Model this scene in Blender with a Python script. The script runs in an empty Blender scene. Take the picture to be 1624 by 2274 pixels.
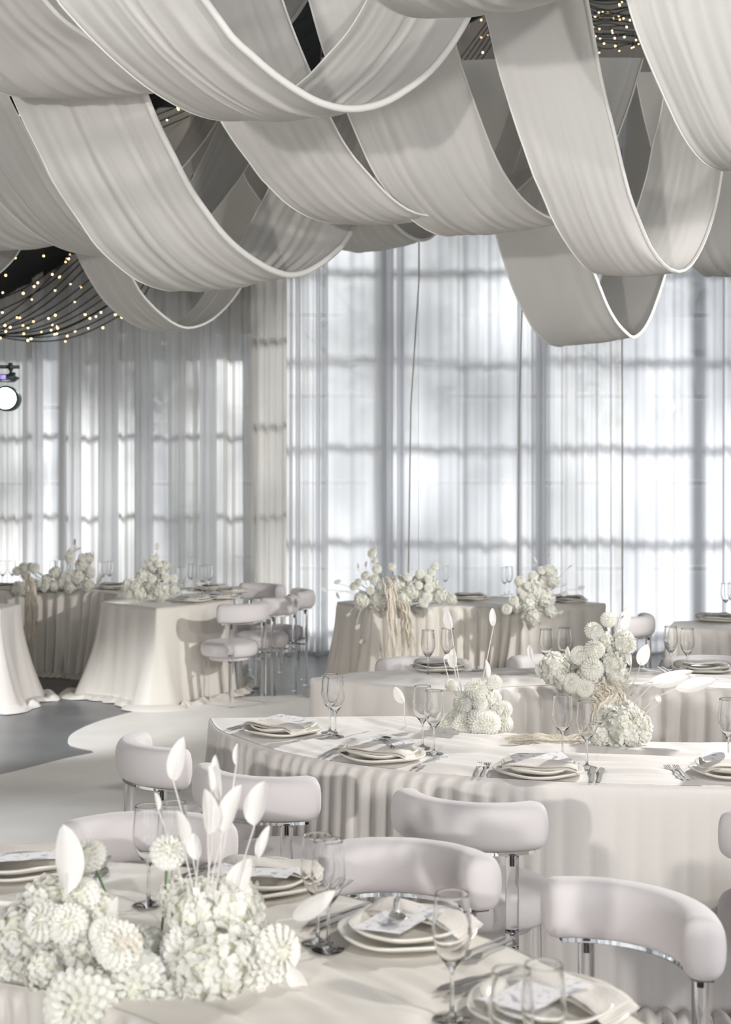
import bpy, bmesh, math, random
import numpy as np
from mathutils import Vector, Matrix
random.seed(7); RNG = np.random.default_rng(7)
C = bpy.context.scene.collection
PI = math.pi

# ------------------------------------------------------------------ camera
F = 3158.0; HOR = 1046.0; HC = 1.8          # focal length in px of the 1624x2274 frame, horizon row, eye height
cam_d = bpy.data.cameras.new('camera'); cam = bpy.data.objects.new('camera', cam_d); C.objects.link(cam)
cam.location = (0, 0, HC); cam.rotation_euler = (PI/2, 0, 0)
cam_d.sensor_fit = 'VERTICAL'; cam_d.sensor_height = 36; cam_d.sensor_width = 36; cam_d.lens = 36*F/2274
cam_d.shift_y = -(2274/2-HOR)/2274
cam_d.dof.use_dof = True; cam_d.dof.focus_distance = 5.3; cam_d.dof.aperture_fstop = 4.2
cam_d.clip_end = 200
bpy.context.scene.camera = cam

# ------------------------------------------------------------------ light and exposure
sc = bpy.context.scene
sc.view_settings.view_transform = 'Standard'; sc.view_settings.look = 'None'
sc.view_settings.gamma = 1; sc.view_settings.use_curve_mapping = False
sc.view_settings.exposure = -0.36
w = bpy.data.worlds.new('sky'); sc.world = w; w.use_nodes = True
bg = w.node_tree.nodes['Background']; bg.inputs[0].default_value = (0.90, 0.93, 1.0, 1); bg.inputs[1].default_value = 2.65
sc.cycles.max_bounces = 12; sc.cycles.diffuse_bounces = 4; sc.cycles.glossy_bounces = 4
sc.cycles.transmission_bounces = 12; sc.cycles.transparent_max_bounces = 16
sc.cycles.caustics_reflective = False; sc.cycles.sample_clamp_indirect = 4.0

def lamp(name, kind, loc, target, energy, col, size=0.5):
    l = bpy.data.lights.new(name, kind); l.energy = energy; l.color = col
    if kind == 'AREA': l.shape = 'DISK'; l.size = size
    if kind == 'SPOT': l.shadow_soft_size = size
    if kind == 'SUN': l.angle = size
    o = bpy.data.objects.new(name, l); C.objects.link(o); o.location = loc
    o.rotation_euler = (Vector(target)-Vector(loc)).to_track_quat('-Z', 'Y').to_euler()
    return o
lamp('sun', 'SUN', (4, 30, 14), (4-0.40*30, 0, 14-0.52*30), 18.0, (1, 0.965, 0.92), math.radians(4.2))
def spot(name, loc, target, energy, col, cone, size=.12, blend=.6):
    o = lamp(name, 'SPOT', loc, target, energy, col, size); o.data.spot_size = math.radians(cone); o.data.spot_blend = blend; return o
spot('stage_wash_left', (-2.6, -2.6, 2.3), (0.4, 6, 3.9), 1150, (1, .97, .93), 62, .12)
lamp('stage_wash_right', 'AREA', (6.2, 1.6, 3.2), (-0.6, 9, 1.0), 150, (1, .97, .92), .35)
spot('tabletop_fill', (3.4, 8.3, 3.3), (0.4, 5.0, 0.75), 1500, (1, .98, .95), 52, .10)  # added spot without a fixture, brightens the middle tabletops from the back right
spot('stage_beam_left', (4.8, 6.6, 3.1), (-2.0, 10.8, 0.5), 1500, (1, .98, .95), 46, .10)
spot('stage_beam_floor', (-4.3, 8.6, 2.9), (-2.6, 9.9, 0.0), 800, (.95, .97, 1), 44, .08)
lamp('front_table_fill', 'AREA', (2.6, 0.9, 3.6), (0.0, 3.6, .75), 115, (1, .97, .93), .3)  # unseen area light put in to lift the foreground tabletop

# ------------------------------------------------------------------ helpers
def P(px, py, d): return ((px-812)/F*d, d, HC-(py-HOR)/F*d)
def T(px, py, z=0.75):
    d = (HC-z)*F/(py-HOR); return ((px-812)/F*d, d, z)
def new_mesh(name, v, f, smooth=True):
    me = bpy.data.meshes.new(name)
    me.from_pydata([tuple(map(float, p)) for p in v], [], [tuple(int(i) for i in q) for q in f])
    if smooth: me.polygons.foreach_set('use_smooth', [True]*len(me.polygons))
    me.update(); return me
def outward(me):
    bm = bmesh.new(); bm.from_mesh(me); bmesh.ops.recalc_face_normals(bm, faces=bm.faces[:]); bm.to_mesh(me); bm.free(); return me
def ob(name, me, mat=None, parent=None, loc=None, rot=None, scale=None):
    if mat is not None and len(me.materials) == 0: me.materials.append(mat)
    o = bpy.data.objects.new(name, me); C.objects.link(o)
    if parent is not None: o.parent = parent
    if loc is not None: o.location = loc
    if rot is not None: o.rotation_euler = rot
    if scale is not None: o.scale = (scale,)*3 if isinstance(scale, (int, float)) else scale
    return o
def tag(o, label, cat, group=None):
    o['label'] = label; o['category'] = cat
    if group: o['group'] = group
    return o
def empty(name, label, cat, loc=(0,0,0), rz=0.0, group=None):
    o = bpy.data.objects.new(name, None); o.empty_display_size = 0.1; C.objects.link(o)
    o.location = loc; o.rotation_euler = (0, 0, rz); return tag(o, label, cat, group)
def struct(name, me, mat, parent=None, loc=None):
    o = ob(name, me, mat, parent, loc)
    if parent is None: o['kind'] = 'structure'
    return o
class MB:
    """collects shapes into one mesh"""
    def __init__(s): s.v = []; s.f = []
    def add(s, v, f):
        n = len(s.v); s.v.extend([tuple(p) for p in v]); s.f.extend([tuple(i+n for i in q) for q in f]); return s
    def box(s, a, b):
        x0,y0,z0 = a; x1,y1,z1 = b
        return s.add([(x0,y0,z0),(x1,y0,z0),(x1,y1,z0),(x0,y1,z0),(x0,y0,z1),(x1,y0,z1),(x1,y1,z1),(x0,y1,z1)],
                     [(0,3,2,1),(4,5,6,7),(0,1,5,4),(1,2,6,5),(2,3,7,6),(3,0,4,7)])
    def tube(s, pts, r, n=8, cap=True):
        pts = [np.array(p, float) for p in pts]; m = len(pts); rr = r if hasattr(r, '__len__') else [r]*m
        v = []; f = []; up = np.array([0.31, 0.17, 0.93]); a = None
        for i, p in enumerate(pts):
            t = pts[min(i+1, m-1)]-pts[max(i-1, 0)]; L = np.linalg.norm(t); t = t/L if L > 0 else np.array([0,0,1.])
            if a is None:
                a = np.cross(t, up)
                if np.linalg.norm(a) < 1e-3: a = np.cross(t, np.array([1.,0,0]))
            else: a = a-t*np.dot(a, t)
            a = a/np.linalg.norm(a); b = np.cross(t, a)
            for k in range(n):
                q = 2*PI*k/n; v.append(p+rr[i]*(math.cos(q)*a+math.sin(q)*b))
        for i in range(m-1):
            for k in range(n): f.append((i*n+k, i*n+(k+1)%n, (i+1)*n+(k+1)%n, (i+1)*n+k))
        if cap: f.append(tuple(range(n-1, -1, -1))); f.append(tuple((m-1)*n+k for k in range(n)))
        return s.add(v, f)
    def lathe(s, prof, n=32, c=(0,0,0), closed=False):
        m = len(prof); v = []; f = []
        for (r, z) in prof:
            for k in range(n):
                q = 2*PI*k/n; v.append((c[0]+r*math.cos(q), c[1]+r*math.sin(q), c[2]+z))
        for i in range(m if closed else m-1):
            j = (i+1) % m
            for k in range(n): f.append((i*n+k, i*n+(k+1)%n, j*n+(k+1)%n, j*n+k))
        return s.add(v, f)
    def grid(s, V):
        V = np.asarray(V); a, b, _ = V.shape; f = []
        for i in range(a-1):
            for j in range(b-1): f.append((i*b+j, (i+1)*b+j, (i+1)*b+j+1, i*b+j+1))
        return s.add(V.reshape(-1, 3), f)
    def mesh(s, name, smooth=True): return new_mesh(name, s.v, s.f, smooth)
def catmull(pts, n, t=None):
    """smooth resample of control points; equal chord spacing, or at the parameters t (0..1)"""
    p = np.array(pts, float); L = np.r_[0, np.cumsum(np.linalg.norm(np.diff(p, axis=0), axis=1))]
    u = np.linspace(0, L[-1], n) if t is None else np.asarray(t)*L[-1]
    m = np.zeros_like(p); h = np.diff(L)[:, None]; s_ = np.diff(p, axis=0)/h
    m[0] = s_[0]; m[-1] = s_[-1]; m[1:-1] = (s_[:-1]*h[1:]+s_[1:]*h[:-1])/(h[:-1]+h[1:])
    k = np.clip(np.searchsorted(L, u, side='right')-1, 0, len(L)-2); hh = h[k]; x = ((u-L[k])[:, None])/hh
    return (2*x**3-3*x**2+1)*p[k]+(x**3-2*x**2+x)*hh*m[k]+(-2*x**3+3*x**2)*p[k+1]+(x**3-x**2)*hh*m[k+1]

# ------------------------------------------------------------------ materials
def mat(name, col, rough=0.6, metal=0.0, trans=0.0, ior=1.45, sheen=0.0, bump=0.0, bscale=60, var=0.0, vscale=8, transl=0.0, emit=None, estr=0, subs=0.0, coat=0.0):
    m = bpy.data.materials.new(name); m.use_nodes = True; nt = m.node_tree; b = nt.nodes['Principled BSDF']
    b.inputs['Base Color'].default_value = (*col, 1); b.inputs['Roughness'].default_value = rough
    b.inputs['Metallic'].default_value = metal; b.inputs['Transmission Weight'].default_value = trans
    b.inputs['IOR'].default_value = ior; b.inputs['Sheen Weight'].default_value = sheen; b.inputs['Coat Weight'].default_value = coat
    if subs: b.inputs['Subsurface Weight'].default_value = subs; b.inputs['Subsurface Radius'].default_value = (.02,.02,.02)
    if emit: b.inputs['Emission Color'].default_value = (*emit, 1); b.inputs['Emission Strength'].default_value = estr
    tc = nt.nodes.new('ShaderNodeTexCoord')
    if var:
        n = nt.nodes.new('ShaderNodeTexNoise'); n.inputs['Scale'].default_value = vscale; n.inputs['Detail'].default_value = 4
        nt.links.new(tc.outputs['Object'], n.inputs['Vector'])
        r = nt.nodes.new('ShaderNodeValToRGB'); r.color_ramp.elements[0].position = .3; r.color_ramp.elements[1].position = .7
        r.color_ramp.elements[0].color = (*[c*(1-var) for c in col], 1); r.color_ramp.elements[1].color = (*[min(1, c*(1+var)) for c in col], 1)
        nt.links.new(n.outputs['Fac'], r.inputs[0]); nt.links.new(r.outputs[0], b.inputs['Base Color'])
    if bump:
        n = nt.nodes.new('ShaderNodeTexNoise'); n.inputs['Scale'].default_value = bscale; n.inputs['Detail'].default_value = 3
        nt.links.new(tc.outputs['Object'], n.inputs['Vector'])
        bp = nt.nodes.new('ShaderNodeBump'); bp.inputs['Strength'].default_value = bump; bp.inputs['Distance'].default_value = .01
        nt.links.new(n.outputs['Fac'], bp.inputs['Height']); nt.links.new(bp.outputs[0], b.inputs['Normal'])
    if transl:
        t = nt.nodes.new('ShaderNodeBsdfTranslucent'); t.inputs[0].default_value = (*col, 1)
        mx = nt.nodes.new('ShaderNodeMixShader'); mx.inputs[0].default_value = transl
        nt.links.new(b.outputs[0], mx.inputs[1]); nt.links.new(t.outputs[0], mx.inputs[2])
        nt.links.new(mx.outputs[0], nt.nodes['Material Output'].inputs[0])
    return m
M = {}
M['drape'] = mat('drape_fabric', (.86,.84,.80), .85, transl=.22, bump=.12, bscale=160)
M['hem'] = mat('drape_hem', (.88,.87,.83), .85)
M['cloth'] = mat('table_satin', (.76,.725,.69), .46, sheen=.25, bump=.10, bscale=25)
M['cloth_g'] = mat('table_satin_beige', (.72,.68,.62), .48, sheen=.2, bump=.10, bscale=25)
M['velvet'] = mat('white_velvet', (.68,.645,.65), .85, sheen=.25, bump=.12, bscale=18)
def clear(name, ior, tint=(1,1,1)):
    m = bpy.data.materials.new(name); m.use_nodes = True; nt = m.node_tree; nt.nodes.remove(nt.nodes['Principled BSDF'])
    g = nt.nodes.new('ShaderNodeBsdfGlass'); g.inputs['IOR'].default_value = ior; g.inputs['Roughness'].default_value = 0; g.inputs[0].default_value = (*tint, 1)
    nt.links.new(g.outputs[0], nt.nodes['Material Output'].inputs[0]); return m
M['acrylic'] = clear('acrylic', 1.38)
M['glass'] = clear('clear_glass', 1.36)
M['chrome'] = mat('chrome', (.75,.75,.74), .18, metal=1)
M['silver'] = mat('cutlery_steel', (.62,.60,.58), .22, metal=1)
M['plate'] = mat('stoneware', (.84,.81,.74), .28, bump=.08, bscale=9, coat=.3)
M['napkin'] = mat('linen_napkin', (.76,.72,.67), .85, bump=.2, bscale=120)
M['floor'] = mat('dark_floor', (.15,.155,.16), .30, bump=.08, bscale=3, var=.25, vscale=2)
M['carpet'] = mat('white_floor_vinyl', (.80,.775,.73), .42, bump=.05, bscale=4, var=.05, vscale=3)
M['roof'] = mat('black_roof', (.006,.008,.009), .8)
M['wall'] = mat('tent_lining', (.62,.58,.52), .8, var=.06)
M['frame'] = mat('window_frame', (.48,.46,.47), .5)
M['black'] = mat('black_metal', (.02,.035,.035), .45)
M['wire'] = mat('green_wire', (.008,.02,.017), .6)
M['bulb'] = mat('warm_bulb', (1,.8,.5), .4, emit=(1,.62,.28), estr=9)
M['bulb2'] = mat('warm_bulb_far', (1,.8,.5), .4, emit=(1,.62,.30), estr=9)
M['lens'] = mat('lamp_lens', (1,1,1), .3, emit=(.95,1,1), estr=14)
M['hydr'] = mat('hydrangea_petal', (.95,.94,.89), .6, transl=.3)
M['hydr2'] = mat('hydrangea_cool', (.88,.85,.82), .6, transl=.3)
M['core'] = mat('flower_core', (.80,.81,.68), .8)
M['dahl'] = mat('dahlia_petal', (.95,.94,.88), .55, transl=.28)
M['green'] = mat('stem_green', (.10,.20,.07), .5)
M['leafw'] = mat('bleached_leaf', (.88,.86,.83), .5, transl=.3)
M['amar'] = mat('amaranthus_peach', (.93,.86,.74), .8, transl=.2, bump=.3, bscale=200)
M['rose'] = mat('peach_rose', (.80,.66,.58), .6, transl=.25)
M['bark'] = mat('bark', (.10,.08,.06), .9)
M['leaves'] = mat('tree_leaves', (.16,.22,.12), .7, transl=.3)
M['ground'] = mat('outside_ground', (.34,.34,.32), .9, var=.2, vscale=1)
M['lilac'] = mat('lamp_display', (.4,.3,.7), .4, emit=(.5,.35,1), estr=.8)

def sheer(name, col, dens):
    """woven voile: open between its threads, denser when it turns away from the light's or the eye's path"""
    m = bpy.data.materials.new(name); m.use_nodes = True; nt = m.node_tree
    for n in list(nt.nodes):
        if n.type == 'BSDF_PRINCIPLED': nt.nodes.remove(n)
    out = nt.nodes['Material Output']
    d = nt.nodes.new('ShaderNodeBsdfDiffuse'); d.inputs[0].default_value = (*col, 1)
    t = nt.nodes.new('ShaderNodeBsdfTranslucent'); t.inputs[0].default_value = (*col, 1)
    a = nt.nodes.new('ShaderNodeMixShader'); a.inputs[0].default_value = .60
    nt.links.new(d.outputs[0], a.inputs[1]); nt.links.new(t.outputs[0], a.inputs[2])
    tr = nt.nodes.new('ShaderNodeBsdfTransparent')
    lw = nt.nodes.new('ShaderNodeLayerWeight'); lw.inputs[0].default_value = .5
    mp = nt.nodes.new('ShaderNodeMapRange'); mp.inputs[1].default_value = 0; mp.inputs[2].default_value = 1
    mp.inputs[3].default_value = dens; mp.inputs[4].default_value = min(1, dens+.45)
    b = nt.nodes.new('ShaderNodeMixShader')
    nt.links.new(lw.outputs['Facing'], mp.inputs[0]); nt.links.new(mp.outputs[0], b.inputs[0])
    nt.links.new(tr.outputs[0], b.inputs[1]); nt.links.new(a.outputs[0], b.inputs[2]); nt.links.new(b.outputs[0], out.inputs[0])
    return m
M['voile'] = sheer('voile_white', (.91,.92,.94), .945)
M['voile2'] = sheer('voile_grey', (.88,.885,.89), .90)
M['voile5'] = sheer('voile_warm', (.87,.865,.85), .95)
M['voile3'] = sheer('voile_dense', (.84,.85,.88), .93)
M['voile4'] = sheer('voile_beige', (.84,.81,.76), .93)

# window pane: thin glass
m = bpy.data.materials.new('window_glass'); m.use_nodes = True; nt = m.node_tree; nt.nodes.remove(nt.nodes['Principled BSDF'])
g = nt.nodes.new('ShaderNodeBsdfGlossy'); g.inputs['Roughness'].default_value = .02; tr = nt.nodes.new('ShaderNodeBsdfTransparent'); tr.inputs[0].default_value = (.74,.76,.78,1)
fr = nt.nodes.new('ShaderNodeFresnel'); mx = nt.nodes.new('ShaderNodeMixShader')
nt.links.new(fr.outputs[0], mx.inputs[0]); nt.links.new(tr.outputs[0], mx.inputs[1]); nt.links.new(g.outputs[0], mx.inputs[2]); nt.links.new(mx.outputs[0], nt.nodes['Material Output'].inputs[0])
M['pane'] = m
# menu card with a pale grey brushed flower print
m = mat('menu_card', (.86,.85,.86), .6); nt = m.node_tree; b = nt.nodes['Principled BSDF']
tc = nt.nodes.new('ShaderNodeTexCoord'); n = nt.nodes.new('ShaderNodeTexNoise'); n.inputs['Scale'].default_value = 14; n.inputs['Distortion'].default_value = 2.5
r = nt.nodes.new('ShaderNodeValToRGB'); r.color_ramp.elements[0].position = .33; r.color_ramp.elements[0].color = (.42,.42,.47,1); r.color_ramp.elements[1].position = .43; r.color_ramp.elements[1].color = (.86,.85,.87,1)
nt.links.new(tc.outputs['Object'], n.inputs['Vector']); nt.links.new(n.outputs['Fac'], r.inputs[0]); nt.links.new(r.outputs[0], b.inputs['Base Color'])
M['card'] = m

# ------------------------------------------------------------------ setting: floor, roof, walls
def roofz(x): return 5.96+.56*x if x < 3.4 else 5.96+.56*3.4-.56*(x-3.4)
b = MB(); b.box((-9, -6, -.2), (12, 16.6, 0)); struct('floor', b.mesh('floor', False), M['floor'])
b = MB(); b.box((-40, 16.6, -.3), (45, 60, -.02)); o = struct('ground', b.mesh('ground', False), M['ground'])
# white vinyl laid over the dark floor
out = [(-.2,11.75),(-.41,11.5),(-1.0,11.28),(-1.45,11.1),(-1.75,10.58),(-1.95,10.08),(-2.0,9.57),(-1.93,9.30),(-1.73,9.08),(-1.85,8.92),(-2.16,8.41),(-3.2,7.6),(-4.5,7.2),(-7,7.0)]
oc = [tuple(p) for p in catmull(out, 90)]
poly = [(-7,-3),(.55,-3),(.75,4.3),(.6,5.5),(.5,6.6),(.4,9.5)]+oc
v = [(x, y, .006) for x, y in poly]+[(x, y, .0) for x, y in poly]; n = len(poly)
f = [tuple(range(n))]+[(i, n+i, n+(i+1)%n, (i+1)%n) for i in range(n)]
struct('floor_vinyl', new_mesh('floor_vinyl', v, f, False), M['carpet'])
# roof: two black slopes
b = MB()
for x0, x1 in ((-6.5, 3.4), (3.4, 13.3)):
    z0, z1 = roofz(x0), roofz(x1)
    b.add([(x0,-6,z0),(x1,-6,z1),(x1,16.6,z1),(x0,16.6,z0),(x0,-6,z0+.12),(x1,-6,z1+.12),(x1,16.6,z1+.12),(x0,16.6,z0+.12)],
          [(0,1,2,3),(7,6,5,4),(0,4,5,1),(1,5,6,2),(2,6,7,3),(3,7,4,0)])
struct('ceiling', b.mesh('ceiling', False), M['roof'])
# end walls with window openings; wall_left stands further back than wall_right
ZM = [.08, .81, 1.65, 2.53, 3.40]
def wall_with_windows(name, y, x0, x1, xs, ztop, sill, widx, zs=ZM):
    b = MB(); t = .05
    def quadcol(a, c, z0, z1l, z1r):
        b.add([(a,y,z0),(c,y,z0),(c,y+t,z0),(a,y+t,z0),(a,y,z1l),(c,y,z1r),(c,y+t,z1r),(a,y+t,z1l)],
              [(0,3,2,1),(4,5,6,7),(0,1,5,4),(1,2,6,5),(2,3,7,6),(3,0,4,7)])
    top = zs[-1]
    quadcol(x0, x1, 0, zs[0], zs[0])
    # gable above the windows
    nseg = 24; X = np.linspace(x0, x1, nseg+1)
    for a, c in zip(X[:-1], X[1:]):
        if ztop(a) > top+.05: quadcol(a, c, top, ztop(a), ztop(c))
    # piers between openings
    edges = [x0]+[e for w_ in xs for e in w_]+[x1]
    for a, c in zip(edges[0::2], edges[1::2]):
        if c-a > .01: quadcol(a, c, zs[0], top, top)
    w_ = struct(name, b.mesh(name, False), M['wall'])
    for k, (a, c) in enumerate(xs):
        wn = widx+k
        fb = MB(); h = .024; yy = y+.02
        fb.box((a, yy, zs[0]), (a+h, yy+.045, top)); fb.box((c-h, yy, zs[0]), (c, yy+.045, top))
        for z in zs: fb.box((a, yy, z-h), (c, yy+.045, z+h))
        mid = (a+c)/2; fb.box((mid-.008, yy, zs[0]), (mid+.008, yy+.035, top))
        wo = bpy.data.objects.new('window_%d' % wn, None); C.objects.link(wo); wo['kind'] = 'structure'; wo.location = (0,0,0)
        ob('window_frame', fb.mesh('window_frame', False), M['frame'], wo)
        for z0, z1 in zip(zs[:-1], zs[1:]):
            for p, q in ((a, mid), (mid, c)):
                pb = MB(); pb.box((p+.02, yy+.03, z0+.04), (q-.02, yy+.036, z1-.04)); ob('pane', pb.mesh('pane', False), M['pane'], wo)
wl = [(-6.1,-4.68),(-4.60,-3.10),(-3.02,-2.24),(-2.16,-1.02)]
wall_with_windows('wall_left', 16.3, -6.3, -.95, wl, roofz, 0, 1)
wr = [(-.90,.60),(.68,2.16),(2.24,3.72),(3.80,5.2)]
wall_with_windows('wall_right', 15.2, -.95, 9.0, wr, roofz, 0, 5, [.06, .755, 1.67, 2.60, 3.47, 4.35, 5.25])
for nm, x0, x1 in (('wall_side_left', -6.9, -6.8), ('wall_side_right', 10.6, 10.7)):
    b = MB(); b.box((x0, -6, 0), (x1, 16.42, 2.3 if x0 < 0 else 2.4)); struct(nm, b.mesh(nm, False), M['wall'])
b = MB(); b.box((-1.0, 15.2, 0), (-.95, 16.42, 5.4)); struct('wall_return', b.mesh('wall_return', False), M['wall'])

# ------------------------------------------------------------------ outside: trees beyond the windows
def tree(x, y, h, r, label, seed, n=900, ls=.17):
    rg = np.random.default_rng(seed); t = empty('tree', label, 'tree', (x, y, 0), group='trees beyond the windows')
    b = MB(); b.tube([(0,0,-.1),(.05,0,h*.3),(0,.05,h*.6),(0,0,h*.92)], [.16,.13,.09,.03], 8)
    for k in range(9):
        a = rg.uniform(0, 2*PI); z = h*rg.uniform(.3,.85); q = r*.8
        b.tube([(0,0,z),(q*.5*math.cos(a),q*.5*math.sin(a),z+.15*q),(q*math.cos(a),q*math.sin(a),z+.45*q)], [.05,.035,.012], 5)
    ob('trunk', b.mesh('trunk'), M['bark'], t)
    cl = rg.normal(size=(26,3)); cl /= np.linalg.norm(cl, axis=1)[:,None]; cl *= (rg.uniform(.3,1,26)**.5)[:,None]
    cen = cl*np.array([r, r, h*.36])+np.array([0,0,h*.62])
    v = []; f = []
    for i in range(n):
        c = cen[rg.integers(26)]+rg.normal(size=3)*r*.19
        a = rg.normal(size=3); a /= np.linalg.norm(a); e = np.cross(a, rg.normal(size=3)); e /= np.linalg.norm(e); s_ = ls*rg.uniform(.6,1.3)
        k = len(v); v += [c-a*s_, c+e*s_*.45, c+a*s_, c-e*s_*.45]; f.append((k,k+1,k+2,k+3))
    o = ob('foliage', new_mesh('foliage', v, f, False), M['leaves'], t); o['kind'] = 'stuff'
tree(-7.4, 21.5, 6.0, 1.7, 'dim leafy tree outside, seen through the leftmost sheers', 11)
tree(-3.4, 21.6, 9.4, 1.8, 'dim leafy tree outside, behind the sheers above the left tables', 12, 1700, .2)
tree(.2, 21.5, 10.0, 1.9, 'tall tree outside behind the beige corner drape', 16, 1200, .2)
tree(4.2, 22.2, 10.5, 2.0, 'tall leafy tree outside that dapples the bright middle curtains', 13, 650, .21)
tree(8.4, 21.6, 10.5, 2.0, 'tall leafy tree outside beyond the dense right curtain', 15, 1300, .2)

# ------------------------------------------------------------------ curtains
def curtain(px0, px1, d, top, m, label, seed, amp=.035, wl_=.16, bottom=.01, lean=0.0, pool=True, group='sheer curtains along the window walls'):
    rg = np.random.default_rng(seed); x0 = (px0-812)/F*d; x1 = (px1-812)/F*d; W = x1-x0
    nu = max(24, int(W/.012)); nv = 26; u = np.linspace(0, 1, nu)
    ph = np.cumsum(rg.uniform(.4, 1.9, nu)); k = np.ones(15)/15; ph = np.convolve(np.pad(ph, 7, mode='edge'), k, 'valid')[:nu]
    ph = ph/ph[-1]*W/wl_*2*PI if ph[-1] else ph
    am = amp*(.45+.8*np.abs(np.interp(u, np.linspace(0,1,9), rg.uniform(0,1,9))))
    V = np.zeros((nv, nu, 3))
    for j in range(nv):
        t = j/(nv-1); z1 = top(x0+u*W) if callable(top) else np.full(nu, top); z = z1*(1-t)+bottom*t
        drift = .7*t*np.sin(u*9+seed)
        V[j,:,0] = x0+u*W+lean*t*W*(1-u)+.006*np.sin(ph*.5+2*t)
        V[j,:,1] = d+am*np.sin(ph+drift)*(.55+.45*t)+.4*am*np.sin(2.1*ph+1+drift)
        V[j,:,2] = z
    if pool:
        R = np.zeros((3, nu, 3))
        for q, (dy, dz) in enumerate(((-.05,.012),(-.12,.02),(-.15,.0))):
            R[q] = V[-1]; R[q,:,1] += dy*(1+.4*np.sin(ph*.37)); R[q,:,2] = dz*(1+.5*np.sin(ph))+.004
        V = np.concatenate([V, R])
    b = MB(); b.grid(V); o = ob('sheer_curtain', b.mesh('sheer_curtain'), m); tag(o, label, 'curtain', group)
    return o
lt = lambda x: np.minimum(5.96+.56*x-.03, 5.3)
lab = ['sheer curtain at the far left edge behind the stage light', 'sheer curtain just right of the stage light', 'sheer curtain above the leftmost flower arrangement',
       'sheer curtain left of the dark window post', 'sheer curtain over the dark window post on the left wall', 'sheer curtain with the small bright sun patch on the left wall', 'sheer curtain right beside the beige corner drape, on the left wall']
xs = [-60, 62, 135, 230, 318, 405, 500, 590]
for i in range(7): curtain(xs[i]-6, xs[i+1]+8, 15.6+.05*(i%2), lt, M['voile2'] if i in (1,4) else M['voile5'], lab[i], 20+i, .04, .15+.03*(i%3))
for k, (a, c) in enumerate([(-190,-60),(-330,-185)]):
    curtain(a-6, c+8, 15.6, lt, M['voile2'], 'sheer curtain beyond the left edge, %s from the stage light' % ['first','second'][k], 50+k, .04, .16)
# narrow doubled widths that read as paler bands
for k, (a, c) in enumerate([(70,96),(150,182),(225,262),(300,335),(442,480)]):
    curtain(a, c, 15.45, lt, M['voile'], 'narrow doubled-over strip of voile, number %s from the left on the left wall' % ['one','two','three','four','five'][k], 40+k, .03, .09, lean=-.3 if k == 2 else 0)
curtain(556, 642, 14.55, 5.2, M['drape'], 'opaque beige gathered drape covering the corner between the two walls', 60, .05, .11)
lab = ['voile curtain directly right of the beige corner drape', 'brightly sunlit voile curtain above the left flowers of the middle far table', 'voile curtain between the two thin cords, over the middle far table',
       'voile curtain above the right flowers of the middle far table', 'dense pale blue curtain on the right side of the window wall', 'curtain at the far right edge beyond the dense pale blue one']
for i, (a, c, mm, am, wv) in enumerate([(636,728,'voile2',.04,.10),(722,934,'voile',.03,.30),(928,1158,'voile',.028,.26),(1152,1386,'voile2',.035,.15),(1380,1612,'voile3',.018,.20),(1606,1730,'voile3',.03,.12)]):
    curtain(a, c, 14.07+.04*(i%2), 5.55, M[mm], lab[i], 70+i, am, wv)
for k, (a, c) in enumerate([(655,668),(700,712),(858,874),(880,900),(1190,1215)]):
    curtain(a, c, 13.98, 5.5, M['voile3'], 'thin vertical voile pleat standing proud of the window curtains, number %s from the corner' % ['one','two','three','four','five'][k], 80+k, .02, .08)
for k, px in enumerate([(931,905), (1162,1150), (1381,1383)]):
    b = MB(); b.tube([P(px[0], 330, 13.93), P(px[0], 620, 13.93), P(px[1]*.7+px[0]*.3, 900, 13.93), P(px[1], 1440, 13.93)], .007, 6)
    tag(ob('curtain_tape', b.mesh('curtain_tape'), M['wall']), ['thin beige cord hanging before the bright middle curtains', 'thin beige cord hanging over the right flowers of the far middle table', 'thin beige cord at the left edge of the dense curtain'][k], 'cord', 'cords down the curtain seams')

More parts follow.
